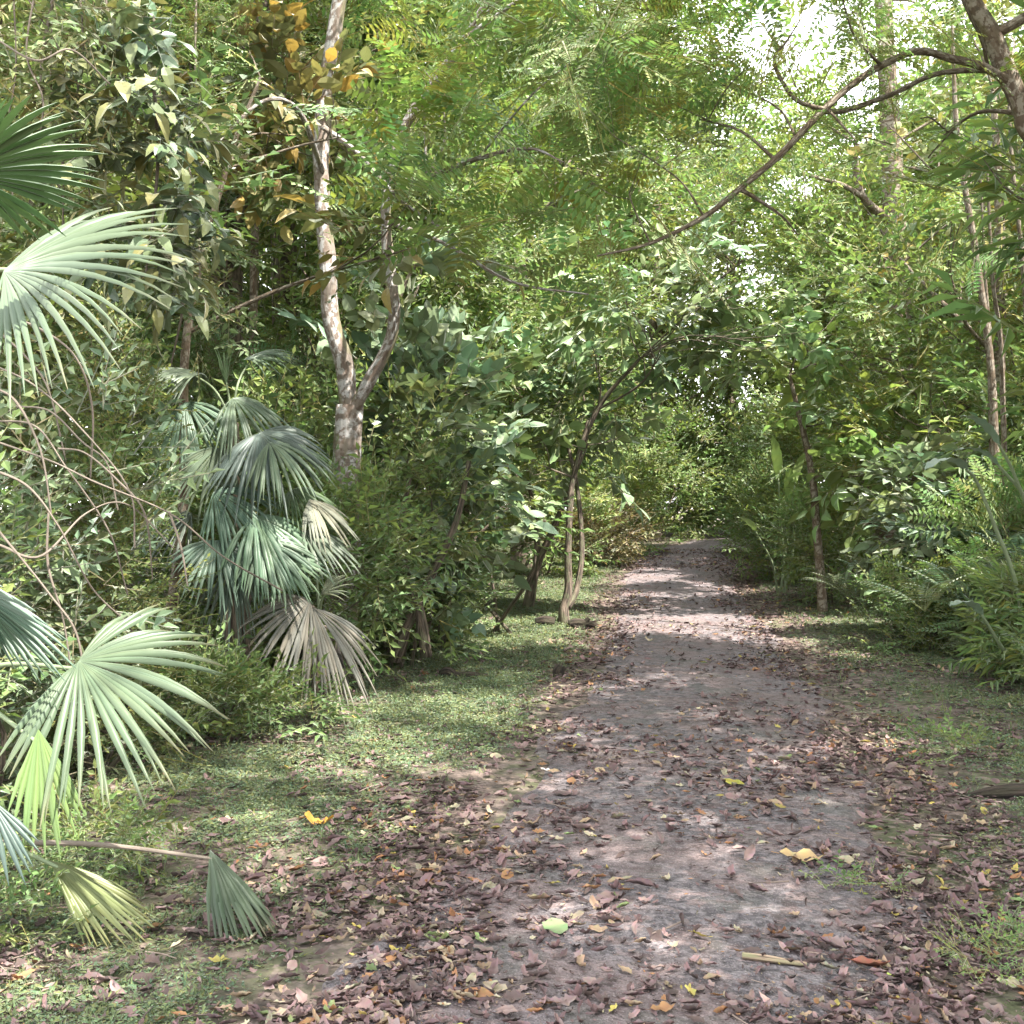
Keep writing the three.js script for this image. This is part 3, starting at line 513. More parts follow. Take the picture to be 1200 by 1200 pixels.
shrub({ name: 'climbing_vine_mass', label: 'curtain of small bright leaves climbing beside the palm clump', cat: 'vine', x: -2.5, d: 6.7, h: 2.6, r: [0.45, 0.4], n: 260, s: 0.62, spray: SP.small, color: C.mid, lobes: 9 });
shrub({ label: 'dull green thicket below the tall palm and its bright fan leaves', x: -2.9, d: 4.6, h: 1.9, r: [0.75, 0.6], n: 240, s: 0.65, spray: SP.ovate2, color: C.mid, lobes: 8 });
shrub({ label: 'olive thicket rising above the dry vine tangle', x: -3.4, d: 6.4, h: 3.3, r: [0.9, 0.7], n: 260, s: 0.8, spray: SP.ovate, color: C.olive, lobes: 9 });
shrub({ label: 'sprawling bush on the bank between the dark trunk and forked tree', x: -2.2, d: 13.2, h: 2.6, r: [1.2, 0.8], n: 240, s: 1, spray: SP.ovate, color: C.blue });

// far bushes beyond the verge trees
shrub({ label: 'reddish-tinged bush at the bend beyond the verge trees', x: 1.6, d: 22.5, h: 1.4, r: [1.0, 0.8], n: 200, s: 0.9, spray: SP.ovate, color: [0.14, 0.13, 0.04] });
shrub({ label: 'sunlit yellow-green bush beside the path just before its bend', x: 2.5, d: 25.5, h: 2.6, r: [1.2, 1.0], n: 260, s: 1.1, spray: SP.ovate2, color: C.lime });
shrub({ label: 'round bush of mid green leaves where the path turns', x: 3.6, d: 29, h: 3.2, r: [1.6, 1.2], n: 300, s: 1.3, spray: SP.ovate, color: C.mid });
shrub({ label: 'dark hollow bush at the very end of the visible path', x: 6.2, d: 33, h: 2.8, r: [2.4, 1.2], n: 330, s: 1.4, spray: SP.ovate, color: C.dark });
shrub({ label: 'wide bush closing the gap past the bend of the path', x: 5.0, d: 38, h: 5.5, r: [2.8, 1.4], n: 420, s: 1.5, spray: SP.ovate, color: C.mid });
shrub({ label: 'farthest low bush seen along the turned path', x: 9.5, d: 39, h: 3.2, r: [2.4, 1.2], n: 260, s: 1.5, spray: SP.ovate2, color: C.mid });
shrub({ label: 'pale bush standing on the verge behind both thin trees', x: 0.5, d: 20.4, h: 2.4, r: [1.3, 0.9], n: 260, s: 1.1, spray: SP.ovate2, color: C.yellow });
shrub({ label: 'thick bush at the wood edge behind the leaning dark tree', x: -1.3, d: 17.4, h: 2.4, r: [1.1, 0.8], n: 260, s: 1.05, spray: SP.ovate, color: C.mid });

// trees closing the far end
const farWall = [
  ['tall bright tree closing the view straight beyond the bend', 4.2, 32, 13.5, 3.4, SP.ovate2, C.lime, 1.9, 0.08],
  ['spreading pale green tree over the end of the path', 7.2, 36, 14, 3.8, SP.ovate, C.yellow, 2.0, 0.08],
  ['rounded mid green tree beyond the reddish bush', 0.8, 28.5, 14, 3.2, SP.ovate, C.mid, 1.7, 0.08],
  ['tall hazy olive tree between two paler crowns at the end', 2.6, 37, 16, 3.6, SP.lance, C.olive, 2.1, 0.1],
  ['very tall light-crowned tree showing sky through its top', 9.6, 30, 11.5, 3.2, SP.ovate2, C.yellow, 1.8, 0.1],
  ['broad dark-centred tree beyond the overhanging branches', 9.4, 28.6, 10, 2.4, SP.ovate, C.mid, 1.6, 0.15],
  ['feathery-leaved tall tree above the sunlit bushes at the bend', 10.4, 24, 9.5, 2.8, SP.lance, C.yellow, 1.6, 0.12],
  ['far tall tree beyond the pale fork', -4, 27, 16, 3.6, SP.ovate, C.yellow, 1.9, 0.1],
  ['far dense tree behind the dark shaded trunks', -9, 24, 15, 3.6, SP.ovate, C.mid, 1.9, 0.08],
  ['far broad tree over the dark shaded wood', -1.6, 34, 18, 3.8, SP.ovate2, C.lime, 2.1, 0.1],
  ['far tall tree behind the slender saplings', 14, 30, 12, 3.4, SP.ovate, C.mid, 1.9, 0.1],
];
for (const [label, x, d, h, r, spray, color, s, base] of farWall) autoTree({ name: 'forest_tree', label, x, d, h, r, base, spray, color, s, nC: 25, per: 38, rt: 0.2, cr: 1.5, bark: M.barkGrey });

// ---------------------------------------------------------------- sunny side of the path
{
  const p = (px, py, d, r) => { const q = at(px, py, d); return [q.x, q.y, d, r]; };
  const sap = [
    ['slim bare-stemmed sapling topped with yellow-green leaves, straightest of the saplings', 1164, 470, 1122, 160, 12.5, 0.045],
    ['slender sapling with yellowing leaves beside the straightest one', 1175, 462, 1163, 325, 12.2, 0.03],
    ['short thin sapling between two taller bare-stemmed ones', 1160, 465, 1155, 330, 12.8, 0.024],
    ['bent slender sapling with a leafy top beyond the giant arching leaf', 1204, 420, 1186, 190, 12, 0.03],
  ];
  for (const [label, x0, y0, x1, y1, D, r] of sap) {
    const a = at(x0, y0, D), t = at(x1, y1, D), e = at(x1 - 6, y1 - 130, D);
    tree({ name: 'sapling', label, group: 'saplings among the ferns', trunks: [[[a.x + 0.08, ground(a.x, -D) - 0.05, D, r * 1.2], [a.x, a.y, D, r], [(a.x + t.x) / 2 + 0.03, (a.y + t.y) / 2, D, r * 0.9], [t.x, t.y, D, r * 0.75], [e.x, e.y, D, r * 0.4]]],
      clumps: [[t.x, t.y + 0.1, D, [.7, .3, .7], 12], [t.x - 0.2, t.y + 0.7, D, [.8, .35, .8], 14], [e.x, e.y, D, [.8, .4, .8], 16]], spray: SP.pinnateBig, s: 1.05, color: C.lime, bark: M.barkGrey, opt: { grow: 0 }, autoLimb: false });
  }
  // slender tree at the verge with broad leaves
  const D = 15.6, b = at(964, 722, D);
  tree({ name: 'verge_tree', label: 'slender pale-stemmed tree with broad leaves beside the ferny bushes', trunks: [[[b.x, ground(b.x, -D) - 0.05, D, 0.075], p(962, 680, D, 0.065), p(957, 620, D, 0.06), p(952, 560, D, 0.05), p(940, 500, D, 0.04), p(925, 440, D, 0.03)]],
    clumps: [[4.9, 2.1, 15.2, [.5, .25, .5], 10], [5.4, 2.2, 15, [.7, .3, .6], 14], [4.6, 2.9, 15.8, [.6, .4, .6], 12], [4.9, 3.7, 15.8, [.8, .5, .7], 20], [4.3, 4.2, 15.8, [.7, .4, .6], 14]], spray: SP.broad, s: 1.1, color: C.yellow, bark: M.barkGrey, opt: { grow: -0.1 } });
  tree({ name: 'grey_trunk_tree', label: 'stout grey trunk seen far off through the crooked branches', trunks: [[[7.2, 0.3, 21, 0.28], p(1050, 400, 21, 0.24), p(1047, 230, 21, 0.22), p(1044, 170, 21, 0.2), p(1035, 0, 21, 0.16), p(1030, -120, 21, 0.1)], [p(1046, 260, 21, .1), p(1012, 232, 20.6, .07), p(1002, 190, 20.4, .06), p(1006, 170, 20.2, .05)], [p(1014, 232, 20.6, .06), p(985, 216, 20.4, .045), p(945, 205, 20.2, .03)]],
    clumps: [[7.4, 5.2, 20.4, 1.2, 40], [6.2, 4.8, 20, 1.2, 40], [8.6, 5.6, 20.6, 1.3, 50], [6.8, 4.0, 19.6, 1.1, 40], [8.8, 9.4, 20.6, 1.6, 60], [8.2, 11, 21, 1.6, 60], [5.2, 9.6, 20.4, 1.4, 50], [6.6, 11.4, 20.6, 1.5, 60]], spray: SP.ovate, s: 1.4, color: C.yellow, bark: M.barkGrey });
}
const sunnyWall = [
  ['leafy tree with warm yellow-green crown standing behind the saplings', 6.6, 15, 8.4, 1.7, SP.ovate, C.lime, 1.2, 0.18, 15, 52],
  ['rounded bushy tree behind the slender pale-stemmed verge tree', 6.6, 18.2, 6, 1.5, SP.ovate2, C.mid, 1.2, 0.12, 12, 45],
  ['tall open tree with orange-tinged leaves beyond the giant arching leaf', 8.6, 17, 10.5, 2.1, SP.rusty, C.olive, 1.3, 0.2, 15, 46],
  ['sunlit leafy tree leaning out at the bend above the path', 7.3, 23, 8, 1.7, SP.ovate2, C.lime, 1.4, 0.15, 16, 55],
  ['dark leafy tree standing behind the ferny bank', 9.2, 13.6, 7, 1.7, SP.ovate, C.mid, 1.15, 0.12, 13, 46],
];
for (const [label, x, d, h, r, spray, color, s, base, nC, per] of sunnyWall) autoTree({ name: 'broadleaf_tree', label, x, d, h, r, base, spray, color, s, nC, per, rt: 0.09 + h * 0.006, cr: 1.0 + h * 0.02, bark: M.barkGrey });
// trees beside the path that shade it
const shaders = [
  ['tall shade tree beside the path, first before the overhanging one', 5.6, 1.2, 9.5, 2.2, SP.ovate, C.mid],
  ['tall shade tree rooted near the log by the path', 6.4, 4.4, 10, 2.2, SP.ovate2, C.mid],
  ['shade tree with long leaves behind the overhanging tree', 7.2, 8.4, 9.5, 2.1, SP.lance, C.mid],
  ['shade tree at the start of the path opposite the tall palm', 4.2, -2.2, 9, 2.3, SP.ovate, C.mid],
];
for (const [label, x, d, h, r, spray, color] of shaders) autoTree({ name: 'shade_tree', label, x, d, h, r, base: 0.22, spray, color, s: 1.5, nC: 19, per: 44, rt: 0.15, cr: 1.35 });

// shrubs and ferns of the sunny side
shrub({ name: 'fern_clump', label: 'arching fern clump at the foot of the ferny bank beside the grass', cat: 'fern', x: 4.6, d: 13.6, h: 0.9, r: [0.7, 0.5], n: 14, s: 0.8, spray: SP.fern, color: C.grey, opt: { grow: 3 }, stems: 0 });
shrub({ name: 'fern_clump', label: 'tall fern clump under the giant arching leaf', cat: 'fern', x: 5.0, d: 11.2, h: 1.2, r: [0.8, 0.5], n: 16, s: 0.9, spray: SP.fern, color: C.grey, opt: { grow: 3 }, stems: 0 });
shrub({ name: 'fern_clump', label: 'broad fern clump climbing the bank behind the slender pale-stemmed tree', cat: 'fern', x: 5.6, d: 14.6, h: 1.9, r: [0.9, 0.6], n: 16, s: 0.95, spray: SP.fern, color: C.grey, opt: { grow: 3 }, stems: 0 });
shrub({ label: 'low bush of narrow leaves spilling onto the leaf-strewn verge opposite the palms', x: 4.7, d: 10.2, h: 1.15, r: [0.75, 0.6], n: 190, s: 0.62, spray: SP.lance, color: C.mid });
shrub({ label: 'fresh green bush bordering the verge between two fern clumps', x: 4.65, d: 12.4, h: 1.0, r: [0.7, 0.6], n: 190, s: 0.65, spray: SP.ovate2, color: C.mid });
shrub({ label: 'feathery bush standing tall behind the giant arching leaf', x: 5.9, d: 11.6, h: 2.9, r: [1.0, 0.7], n: 200, s: 0.8, spray: SP.pinnateBig, color: C.mid });
shrub({ label: 'leafy bank of mixed bushes between the saplings and the slender tree', x: 5.5, d: 13.4, h: 2.5, r: [1.0, 0.7], n: 260, s: 0.85, spray: SP.broad, color: C.grey, lobes: 9, opt: { grow: -0.1 } });
shrub({ label: 'dense bush at the foot of the slender pale-stemmed tree', x: 4.75, d: 16.6, h: 1.7, r: [0.8, 0.8], n: 260, s: 0.8, spray: SP.ovate, color: C.mid });
shrub({ label: 'dark overhanging bush narrowing the path before its bend', x: 4.75, d: 19.6, h: 2.0, r: [0.75, 0.9], n: 280, s: 0.9, spray: SP.ovate2, color: C.dark });
shrub({ label: 'sunlit bush with pale leaves above the dark overhanging one', x: 5.1, d: 20.8, h: 3.5, r: [0.9, 0.8], n: 240, s: 1.0, spray: SP.ovate, color: C.lime, low: 0.35 });
shrub({ label: 'tall dark bush hiding where the path goes at the bend', x: 5.9, d: 24.4, h: 2.8, r: [1.0, 1.0], n: 260, s: 1.1, spray: SP.ovate, color: C.mid });
shrub({ label: 'bush of long leaves at the back of the saplings', x: 6.3, d: 13.0, h: 3.6, r: [1.1, 0.7], n: 240, s: 1.0, spray: SP.lance, color: C.mid });
shrub({ label: 'low tangled bush at the edge of the verge near the rotten log', x: 4.5, d: 8.4, h: 0.8, r: [0.6, 0.6], n: 170, s: 0.55, spray: SP.ovate2, color: C.mid });

// giant banana-like plants
function bladePlant(label, x, d, blades, color, group) {
  const g = thing('banana_plant', label, 'plant', onGround(x, d), group), o = g.position;
  for (const [pts, L, W, col] of blades) {
    const P = pts.map(q => q.clone().sub(o)), n = P.length;
    mesh('stalk', sweep(P.map((q, i) => [q, 0.022 * (1 - 0.6 * i / n)]), { radial: 6, seg: 18, wob: 0.02 }), M.stalk, g);
    const tip = P[n - 1], dir = tip.clone().sub(P[n - 2]).normalize(), b = new GB(), N = 14, side = new THREE.Vector3().crossVectors(dir, UPV).normalize();
    let c = tip.clone(), dd = dir.clone(); const rows = [];
    for (let i = 0; i <= N; i++) {
      const t = i / N, w = W * Math.pow(Math.sin(Math.PI * clamp(0.04 + 0.95 * t, 0, 1)), 0.6), up = new THREE.Vector3().crossVectors(side, dd).normalize(), k = col || jcol(0.04, 0.05);
      rows.push([-1, -0.5, 0, 0.5, 1].map(e => b.v(c.clone().addScaledVector(side, e * w / 2).addScaledVector(up, Math.abs(e) * w * 0.16 - e * e * w * 0.1 + (e ? 0.008 * Math.sin(i * 2.1 + e * 3) : 0)), k)));
      dd = dd.clone().add(vec(0, -1.15 / N, 0)).normalize(); c = c.clone().addScaledVector(dd, L / N);
    }
    for (let i = 0; i < N; i++) for (let k = 0; k < 4; k++) { const [a, e, f, h] = [rows[i][k], rows[i][k + 1], rows[i + 1][k], rows[i + 1][k + 1]]; b.i.push(a, e, f, e, h, f); }
    const gg = b.geo(), cc = gg.attributes.color; for (let i = 0; i < cc.count; i++) cc.setXYZ(i, cc.getX(i) * color[0], cc.getY(i) * color[1], cc.getZ(i) * color[2]);
    mesh('leaf', gg, M.palm, g);
  }
  return g;
}
bladePlant('giant plant with one long pale blade arching over the ferns', 5.0, 10.2, [
  [[onGround(4.8, 10.2), at(1192, 690, 9.8), at(1165, 615, 9.6), at(1145, 565, 9.5), at(1132, 550, 9.4)], 0.62, 0.16],
  [[onGround(4.95, 10.2), at(1215, 640, 10), at(1190, 560, 9.8), at(1170, 520, 9.7)], 0.55, 0.12],
  [[onGround(5.0, 10.3), at(1220, 660, 10), at(1205, 590, 9.9), at(1170, 545, 9.8)], 0.5, 0.1],
  [[onGround(4.7, 10.0), at(1175, 760, 9.6), at(1150, 720, 9.4)], 0.5, 0.14]], [0.13, 0.19, 0.12]);
bladePlant('upright plant with fresh paddle leaves at the sunlit side of the bend', 4.5, 18.2, [
  [[onGround(4.5, 18.2), at(930, 640, 18.1), at(928, 590, 18)], 0.6, 0.22], [[onGround(4.45, 18.2), at(925, 610, 18), at(932, 565, 17.9)], 0.5, 0.2], [[onGround(4.4, 18.2), at(905, 660, 18), at(885, 622, 17.8)], 0.5, 0.2], [[onGround(4.5, 18.2), at(920, 680, 18.1), at(912, 560, 18)], 0.7, 0.22]], [0.17, 0.25, 0.06]);
bladePlant('low plant with a bright upright blade at the foot of ferns', 4.75, 12.8, [
  [[onGround(4.75, 12.8), at(1070, 720, 12.7), at(1062, 695, 12.7)], 0.3, 0.13], [[onGround(4.8, 12.8), at(1085, 720, 12.6), at(1100, 690, 12.5)], 0.45, 0.15], [[onGround(4.7, 12.8), at(1060, 725, 12.6), at(1040, 700, 12.4)], 0.45, 0.15]], [0.12, 0.2, 0.06]);

// ---------------------------------------------------------------- fan palms
// frond: hub point, axis of the blade, face normal, radius, spread (rad), segments
function frond(g, { from, hub, axis, normal, rad, spread = 3.6, n = 34, droop = 0.25, col = [0.11, 0.18, 0.06], dead = 0, split = 0.55, mat, fold = 0, single = true, wide = 1, tipCol, name = 'frond', arch = 0.1, ragged = 0.05 }) {
  const o = g.position, fr = new THREE.Group(); fr.name = name; fr.position.copy(hub).sub(o); g.add(fr);
  const A = axis.clone().normalize(), N = normal.clone().addScaledVector(A, -normal.dot(A)).normalize(), B = new THREE.Vector3().crossVectors(N, A);
  const geos = [], da = spread / n;
  for (let k = 0; k < n; k++) {
    const th = -spread / 2 + da * (k + 0.5), L = rad * (1 - 0.34 * Math.pow(Math.abs(th) / (spread / 2), 2.2)) * R(1 - ragged * 1.6, 1.05), th2 = th * (1 - fold) + R(-0.4, 0.4) * ragged;
    const dir = A.clone().multiplyScalar(Math.cos(th2)).addScaledVector(B, Math.sin(th2)).addScaledVector(N, 0.12 + 0.10 * Math.cos(th * 2)).normalize();
    if (fold) dir.addScaledVector(N, -Math.abs(th) * fold * 0.55).normalize();
    const side = new THREE.Vector3().crossVectors(dir, N).normalize(), b = new GB(), st = 7, rows = [], dr = droop * R(0.75, 1.3), bend = R(-1, 1) * ragged, b0 = R(0.85, 1.15), y0 = R(-0.06, 0.06), brown = Math.pow(rnd(), 1.6);
    for (let i = 0; i <= st; i++) {
      const t = i / st, wMax = 2 * Math.tan(Math.min(0.2, da / 2)) * rad * split * 1.06 * wide, w = t < split ? 2 * Math.tan(da / 2) * L * t * 1.06 * wide + 0.002 : wMax * Math.pow(Math.max(0, 1 - (t - split) / (1 - split)), 0.75) + 0.0015;
      const c = dir.clone().multiplyScalar(L * t).addScaledVector(UPV, -dr * L * Math.pow(t, 2.4)).addScaledVector(side, bend * L * t * t), up = new THREE.Vector3().crossVectors(side, dir).normalize().multiplyScalar(-1); if (up.dot(N) < 0) up.negate();
      let q = [col[0] * b0 * (1 + y0), col[1] * b0, col[2] * b0 * (1 - y0)]; if (tipCol) q = mixc(q, tipCol, sstep(0.78, 1, t) * brown);
      const pl = 0.34 * w;
      rows.push([b.v(c.clone().addScaledVector(side, -w / 2).addScaledVector(up, -pl), q), b.v(c.clone().addScaledVector(up, pl), q), b.v(c.clone().addScaledVector(side, w / 2).addScaledVector(up, -pl), q)]);
    }
    for (let i = 0; i < st; i++) for (let e = 0; e < 2; e++) { const [a, c, f, h] = [rows[i][e], rows[i][e + 1], rows[i + 1][e], rows[i + 1][e + 1]]; b.i.push(a, c, f, c, h, f); }
    geos.push(b.geo());
  }
  if (single) for (const q of geos) mesh('leaflet', q, mat || M.palm, fr); else { const b = mesh('blade', mergeGeometries(geos), mat || M.palm, fr); b.userData.kind = 'stuff'; }
  if (from) { const a = from.clone().sub(hub), mid = a.clone().multiplyScalar(0.5).add(vec(0, arch * a.length(), 0)); mesh('petiole', sweep([[a, 0.012], [mid, 0.010], [A.clone().multiplyScalar(rad * 0.12), 0.007]], { radial: 6, seg: 12, wob: 0.02 }), dead ? M.vine : M.stalk, fr); }
  return fr;
}
const PG = [0.07, 0.12, 0.045], PB = [0.085, 0.125, 0.08], PP = [0.068, 0.105, 0.05];
function palmStem(g, x, d, y1, r = 0.05, lean = 0) {
  const o = g.position; mesh('stem', sweep([[V(x, ground(x, -d) - 0.1, d).sub(o), r * 1.3], [V(x + lean * 0.4, (ground(x, -d) + y1) / 2, d).sub(o), r], [V(x + lean, y1, d).sub(o), r]], { radial: 9, wob: 0.2, seg: 16 }), M.barkBrown, g);
}
{
  // tall palm at the edge of the wood
  const x = -2.15, d = 3.75, g = thing('fan_palm', 'tall fan palm with a bright shining fan leaf held out over the bank', 'palm', onGround(x, d)), c = V(x, 2.3, d);
  palmStem(g, x, d, 2.3, 0.06);
  frond(g, { from: c, hub: at(4, 318, 3.6), axis: vec(1, 0.06, 0.1), normal: vec(0.15, 0.68, 0.7), rad: 0.72, spread: 2.7, n: 32, droop: 0.26, split: 0.4, ragged: 0.09, tipCol: [0.2, 0.17, 0.08], col: PP });
  frond(g, { from: c, hub: at(-45, 205, 3.1), axis: vec(1, 0.3, -0.2), normal: vec(-0.2, 0.9, -0.35), rad: 0.42, spread: 2.6, n: 24, droop: 0.15, col: [0.06, 0.12, 0.035] });
  frond(g, { from: c, hub: V(-2.6, 2.9, 4.1), axis: vec(-0.7, 0.5, -0.3), normal: vec(0.3, 0.9, 0), rad: 0.65, col: PG, n: 26 });
  frond(g, { from: c, hub: V(-2.75, 2.4, 3.4), axis: vec(-1, 0.1, 0.2), normal: vec(0, 1, 0.1), rad: 0.65, col: PG, n: 26 });
  frond(g, { from: c, hub: V(-2.2, 2.85, 3.2), axis: vec(-0.1, 0.6, 0.8), normal: vec(0, 0.8, -0.6), rad: 0.6, col: PG, n: 26 });
}
{
  // low palm
  const x = -2.25, d = 4.1, g = thing('fan_palm', 'low fan palm with one wide bright fan and a broken frond trailing on the grass', 'palm', onGround(x, d)), c = V(x, 0.85, d);
  palmStem(g, x, d, 0.85, 0.07);
  frond(g, { from: c, hub: at(92, 775, 3.9), axis: vec(0.86, -0.45, 0.12), normal: vec(0.3, 0.55, 0.78), rad: 0.55, spread: 3.5, n: 36, droop: 0.24, col: PP, ragged: 0.09, tipCol: [0.2, 0.17, 0.08], split: 0.5 });
  frond(g, { from: c, hub: at(-40, 690, 3.7), axis: vec(0.8, -0.5, 0.2), normal: vec(-0.3, 0.6, -0.4), rad: 0.4, spread: 2.6, n: 24, droop: 0.2, col: [0.05, 0.1, 0.06] });
  frond(g, { from: c, hub: at(45, 855, 3.7), axis: vec(0.12, -1, 0.1), normal: vec(0.5, 0.2, 0.8), rad: 0.4, spread: 1.0, n: 12, droop: 0.05, col: [0.09, 0.15, 0.035] });
  frond(g, { dead: 1, from: at(-25, 988, 4.1), hub: at(246, 996, 4.2), arch: 0.01, axis: vec(0.62, -0.7, 0.2), normal: vec(0.55, 0.6, 0.2), rad: 0.38, spread: 2.6, n: 26, droop: 0.2, fold: 0.6, col: [0.035, 0.06, 0.025], tipCol: [0.14, 0.11, 0.06] });
  frond(g, { from: at(-20, 985, 4.0), hub: at(58, 1008, 4.1), arch: 0.02, axis: vec(0.75, -0.5, 0.1), normal: vec(0.3, 0.7, 0.6), rad: 0.46, spread: 1.5, n: 20, droop: 0.1, fold: 0.45, col: [0.105, 0.125, 0.03], tipCol: [0.2, 0.17, 0.05] });
  frond(g, { from: c, hub: at(-12, 935, 3.5), axis: vec(0.35, -0.9, 0.1), normal: vec(0.3, 0.2, 0.9), rad: 0.28, spread: 1.1, n: 10, droop: 0.05, col: [0.04, 0.075, 0.06] });
}
{
  // clump of three stems
  const mk = (label, x, d, y) => { const g = thing('fan_palm', label, 'palm', onGround(x, d), null); palmStem(g, x, d, y, 0.055); return [g, V(x, y, d)]; };
  let [g, c] = mk('tallest palm of the shaded clump, a spear leaf upright at its top', at(272, 600, 9).x, 9, at(272, 495, 9).y);
  const f = (px, py, D, ax, nr, rad, o = {}) => frond(g, { from: c, hub: at(px + R(-6, 6), py + R(-6, 6), D), axis: vec(...ax).add(vec(R(-.2, .2), R(-.15, .15), R(-.2, .2))), normal: vec(...nr).add(vec(R(-.2, .2), R(-.2, .2), R(-.2, .2))), rad: rad * R(0.88, 1.12), spread: R(2.7, 3.5), n: 30, droop: R(0.28, 0.6), ragged: 0.12, split: R(0.4, 0.6), col: PB.map(q => q * R(0.8, 1.1)), single: false, ...o });
  f(215, 474, 8.6, [0.6, -0.75, 0.4], [0.1, 0.6, 0.8], 0.55, { spread: 2.6 });
  f(277, 462, 8.6, [0.85, -0.4, 0.3], [0.2, 0.8, 0.5], 0.58, { spread: 2.8 });
  f(300, 505, 8.4, [0.75, -0.55, 0.4], [0.3, 0.7, 0.6], 0.6);
  f(285, 425, 9.2, [0.95, 0.1, -0.1], [0, 0.95, 0.2], 0.55, { spread: 2.4 });
  f(271, 445, 9, [0, 1, 0], [0.2, 0, 1], 0.34, { spread: 0.5, n: 9, droop: 0, col: PG });
  f(235, 440, 9.3, [-0.8, 0.2, -0.1], [0, 1, 0.2], 0.5);
  f(320, 520, 8.3, [0.8, -0.6, 0.2], [0.4, 0.6, 0.6], 0.5); f(262, 520, 8.4, [0.2, -0.9, 0.4], [0, 0.5, 0.9], 0.5);
  [g, c] = mk('leafy middle palm of the shaded clump with many drooping fans', at(285, 600, 8.6).x, 8.6, at(285, 640, 8.6).y);
  f(246, 575, 8.2, [0.95, -0.3, 0.3], [0.15, 0.75, 0.6], 0.62, { spread: 2.6, n: 34 });
  f(258, 635, 8.0, [0.1, -0.85, 0.4], [0.1, 0.5, 0.8], 0.42, { spread: 3.4 });
  f(305, 640, 8.0, [0.5, -0.75, 0.4], [0.2, 0.6, 0.7], 0.46);
  f(328, 655, 8.1, [0.9, -0.3, 0.3], [0.2, 0.8, 0.5], 0.52);
  f(340, 570, 8.5, [0.8, -0.4, 0.1], [0.2, 0.8, 0.4], 0.5, { col: PG });
  f(230, 600, 8.6, [-0.7, -0.3, 0.2], [-0.2, 0.8, 0.5], 0.5);
  f(300, 600, 8.1, [0.85, -0.5, 0.3], [0.2, 0.7, 0.6], 0.6); f(275, 660, 8.2, [0.6, -0.8, 0.3], [0.1, 0.5, 0.8], 0.5); f(350, 625, 8.3, [0.9, -0.5, 0.2], [0.3, 0.7, 0.5], 0.5);
  [g, c] = mk('short palm of the shaded clump with greyish dying fans above hanging dead leaves', at(375, 600, 8.4).x, 8.4, at(375, 735, 8.4).y);
  const dc = [0.16, 0.15, 0.125], dt = [0.18, 0.14, 0.1];
  f(366, 705, 8.1, [-0.65, -0.55, 0.4], [0, 0.6, 0.8], 0.55, { spread: 2.2, n: 26, col: dc, tipCol: dt, mat: M.deadPalm, dead: 1 });
  f(370, 708, 8.1, [0.6, -0.7, 0.35], [0.2, 0.5, 0.8], 0.66, { spread: 1.6, n: 22, col: dc, tipCol: dt, mat: M.deadPalm, dead: 1 });
  f(372, 700, 8.2, [0.6, 0.5, 0.1], [0, 0.4, 0.9], 0.36, { spread: 1.2, n: 12, col: [0.2, 0.22, 0.14] });
  f(367, 585, 8.4, [0.6, -0.7, 0.3], [0.3, 0.6, 0.6], 0.46, { spread: 2.0, n: 18, col: [0.2, 0.2, 0.15], mat: M.deadPalm });
  for (let k = 0; k < 4; k++) f(372 + R(-14, 20), 735 + R(0, 20), 8.4 + R(-.15, .15), [R(-.3, .3), -1, R(-.2, .2)], [R(-.5, .5), 0, 1], R(0.4, 0.62), { spread: 0.6, n: 9, droop: 0, col: [0.05, 0.042, 0.035], mat: M.deadPalm, dead: 1, name: 'dead_frond' });
}

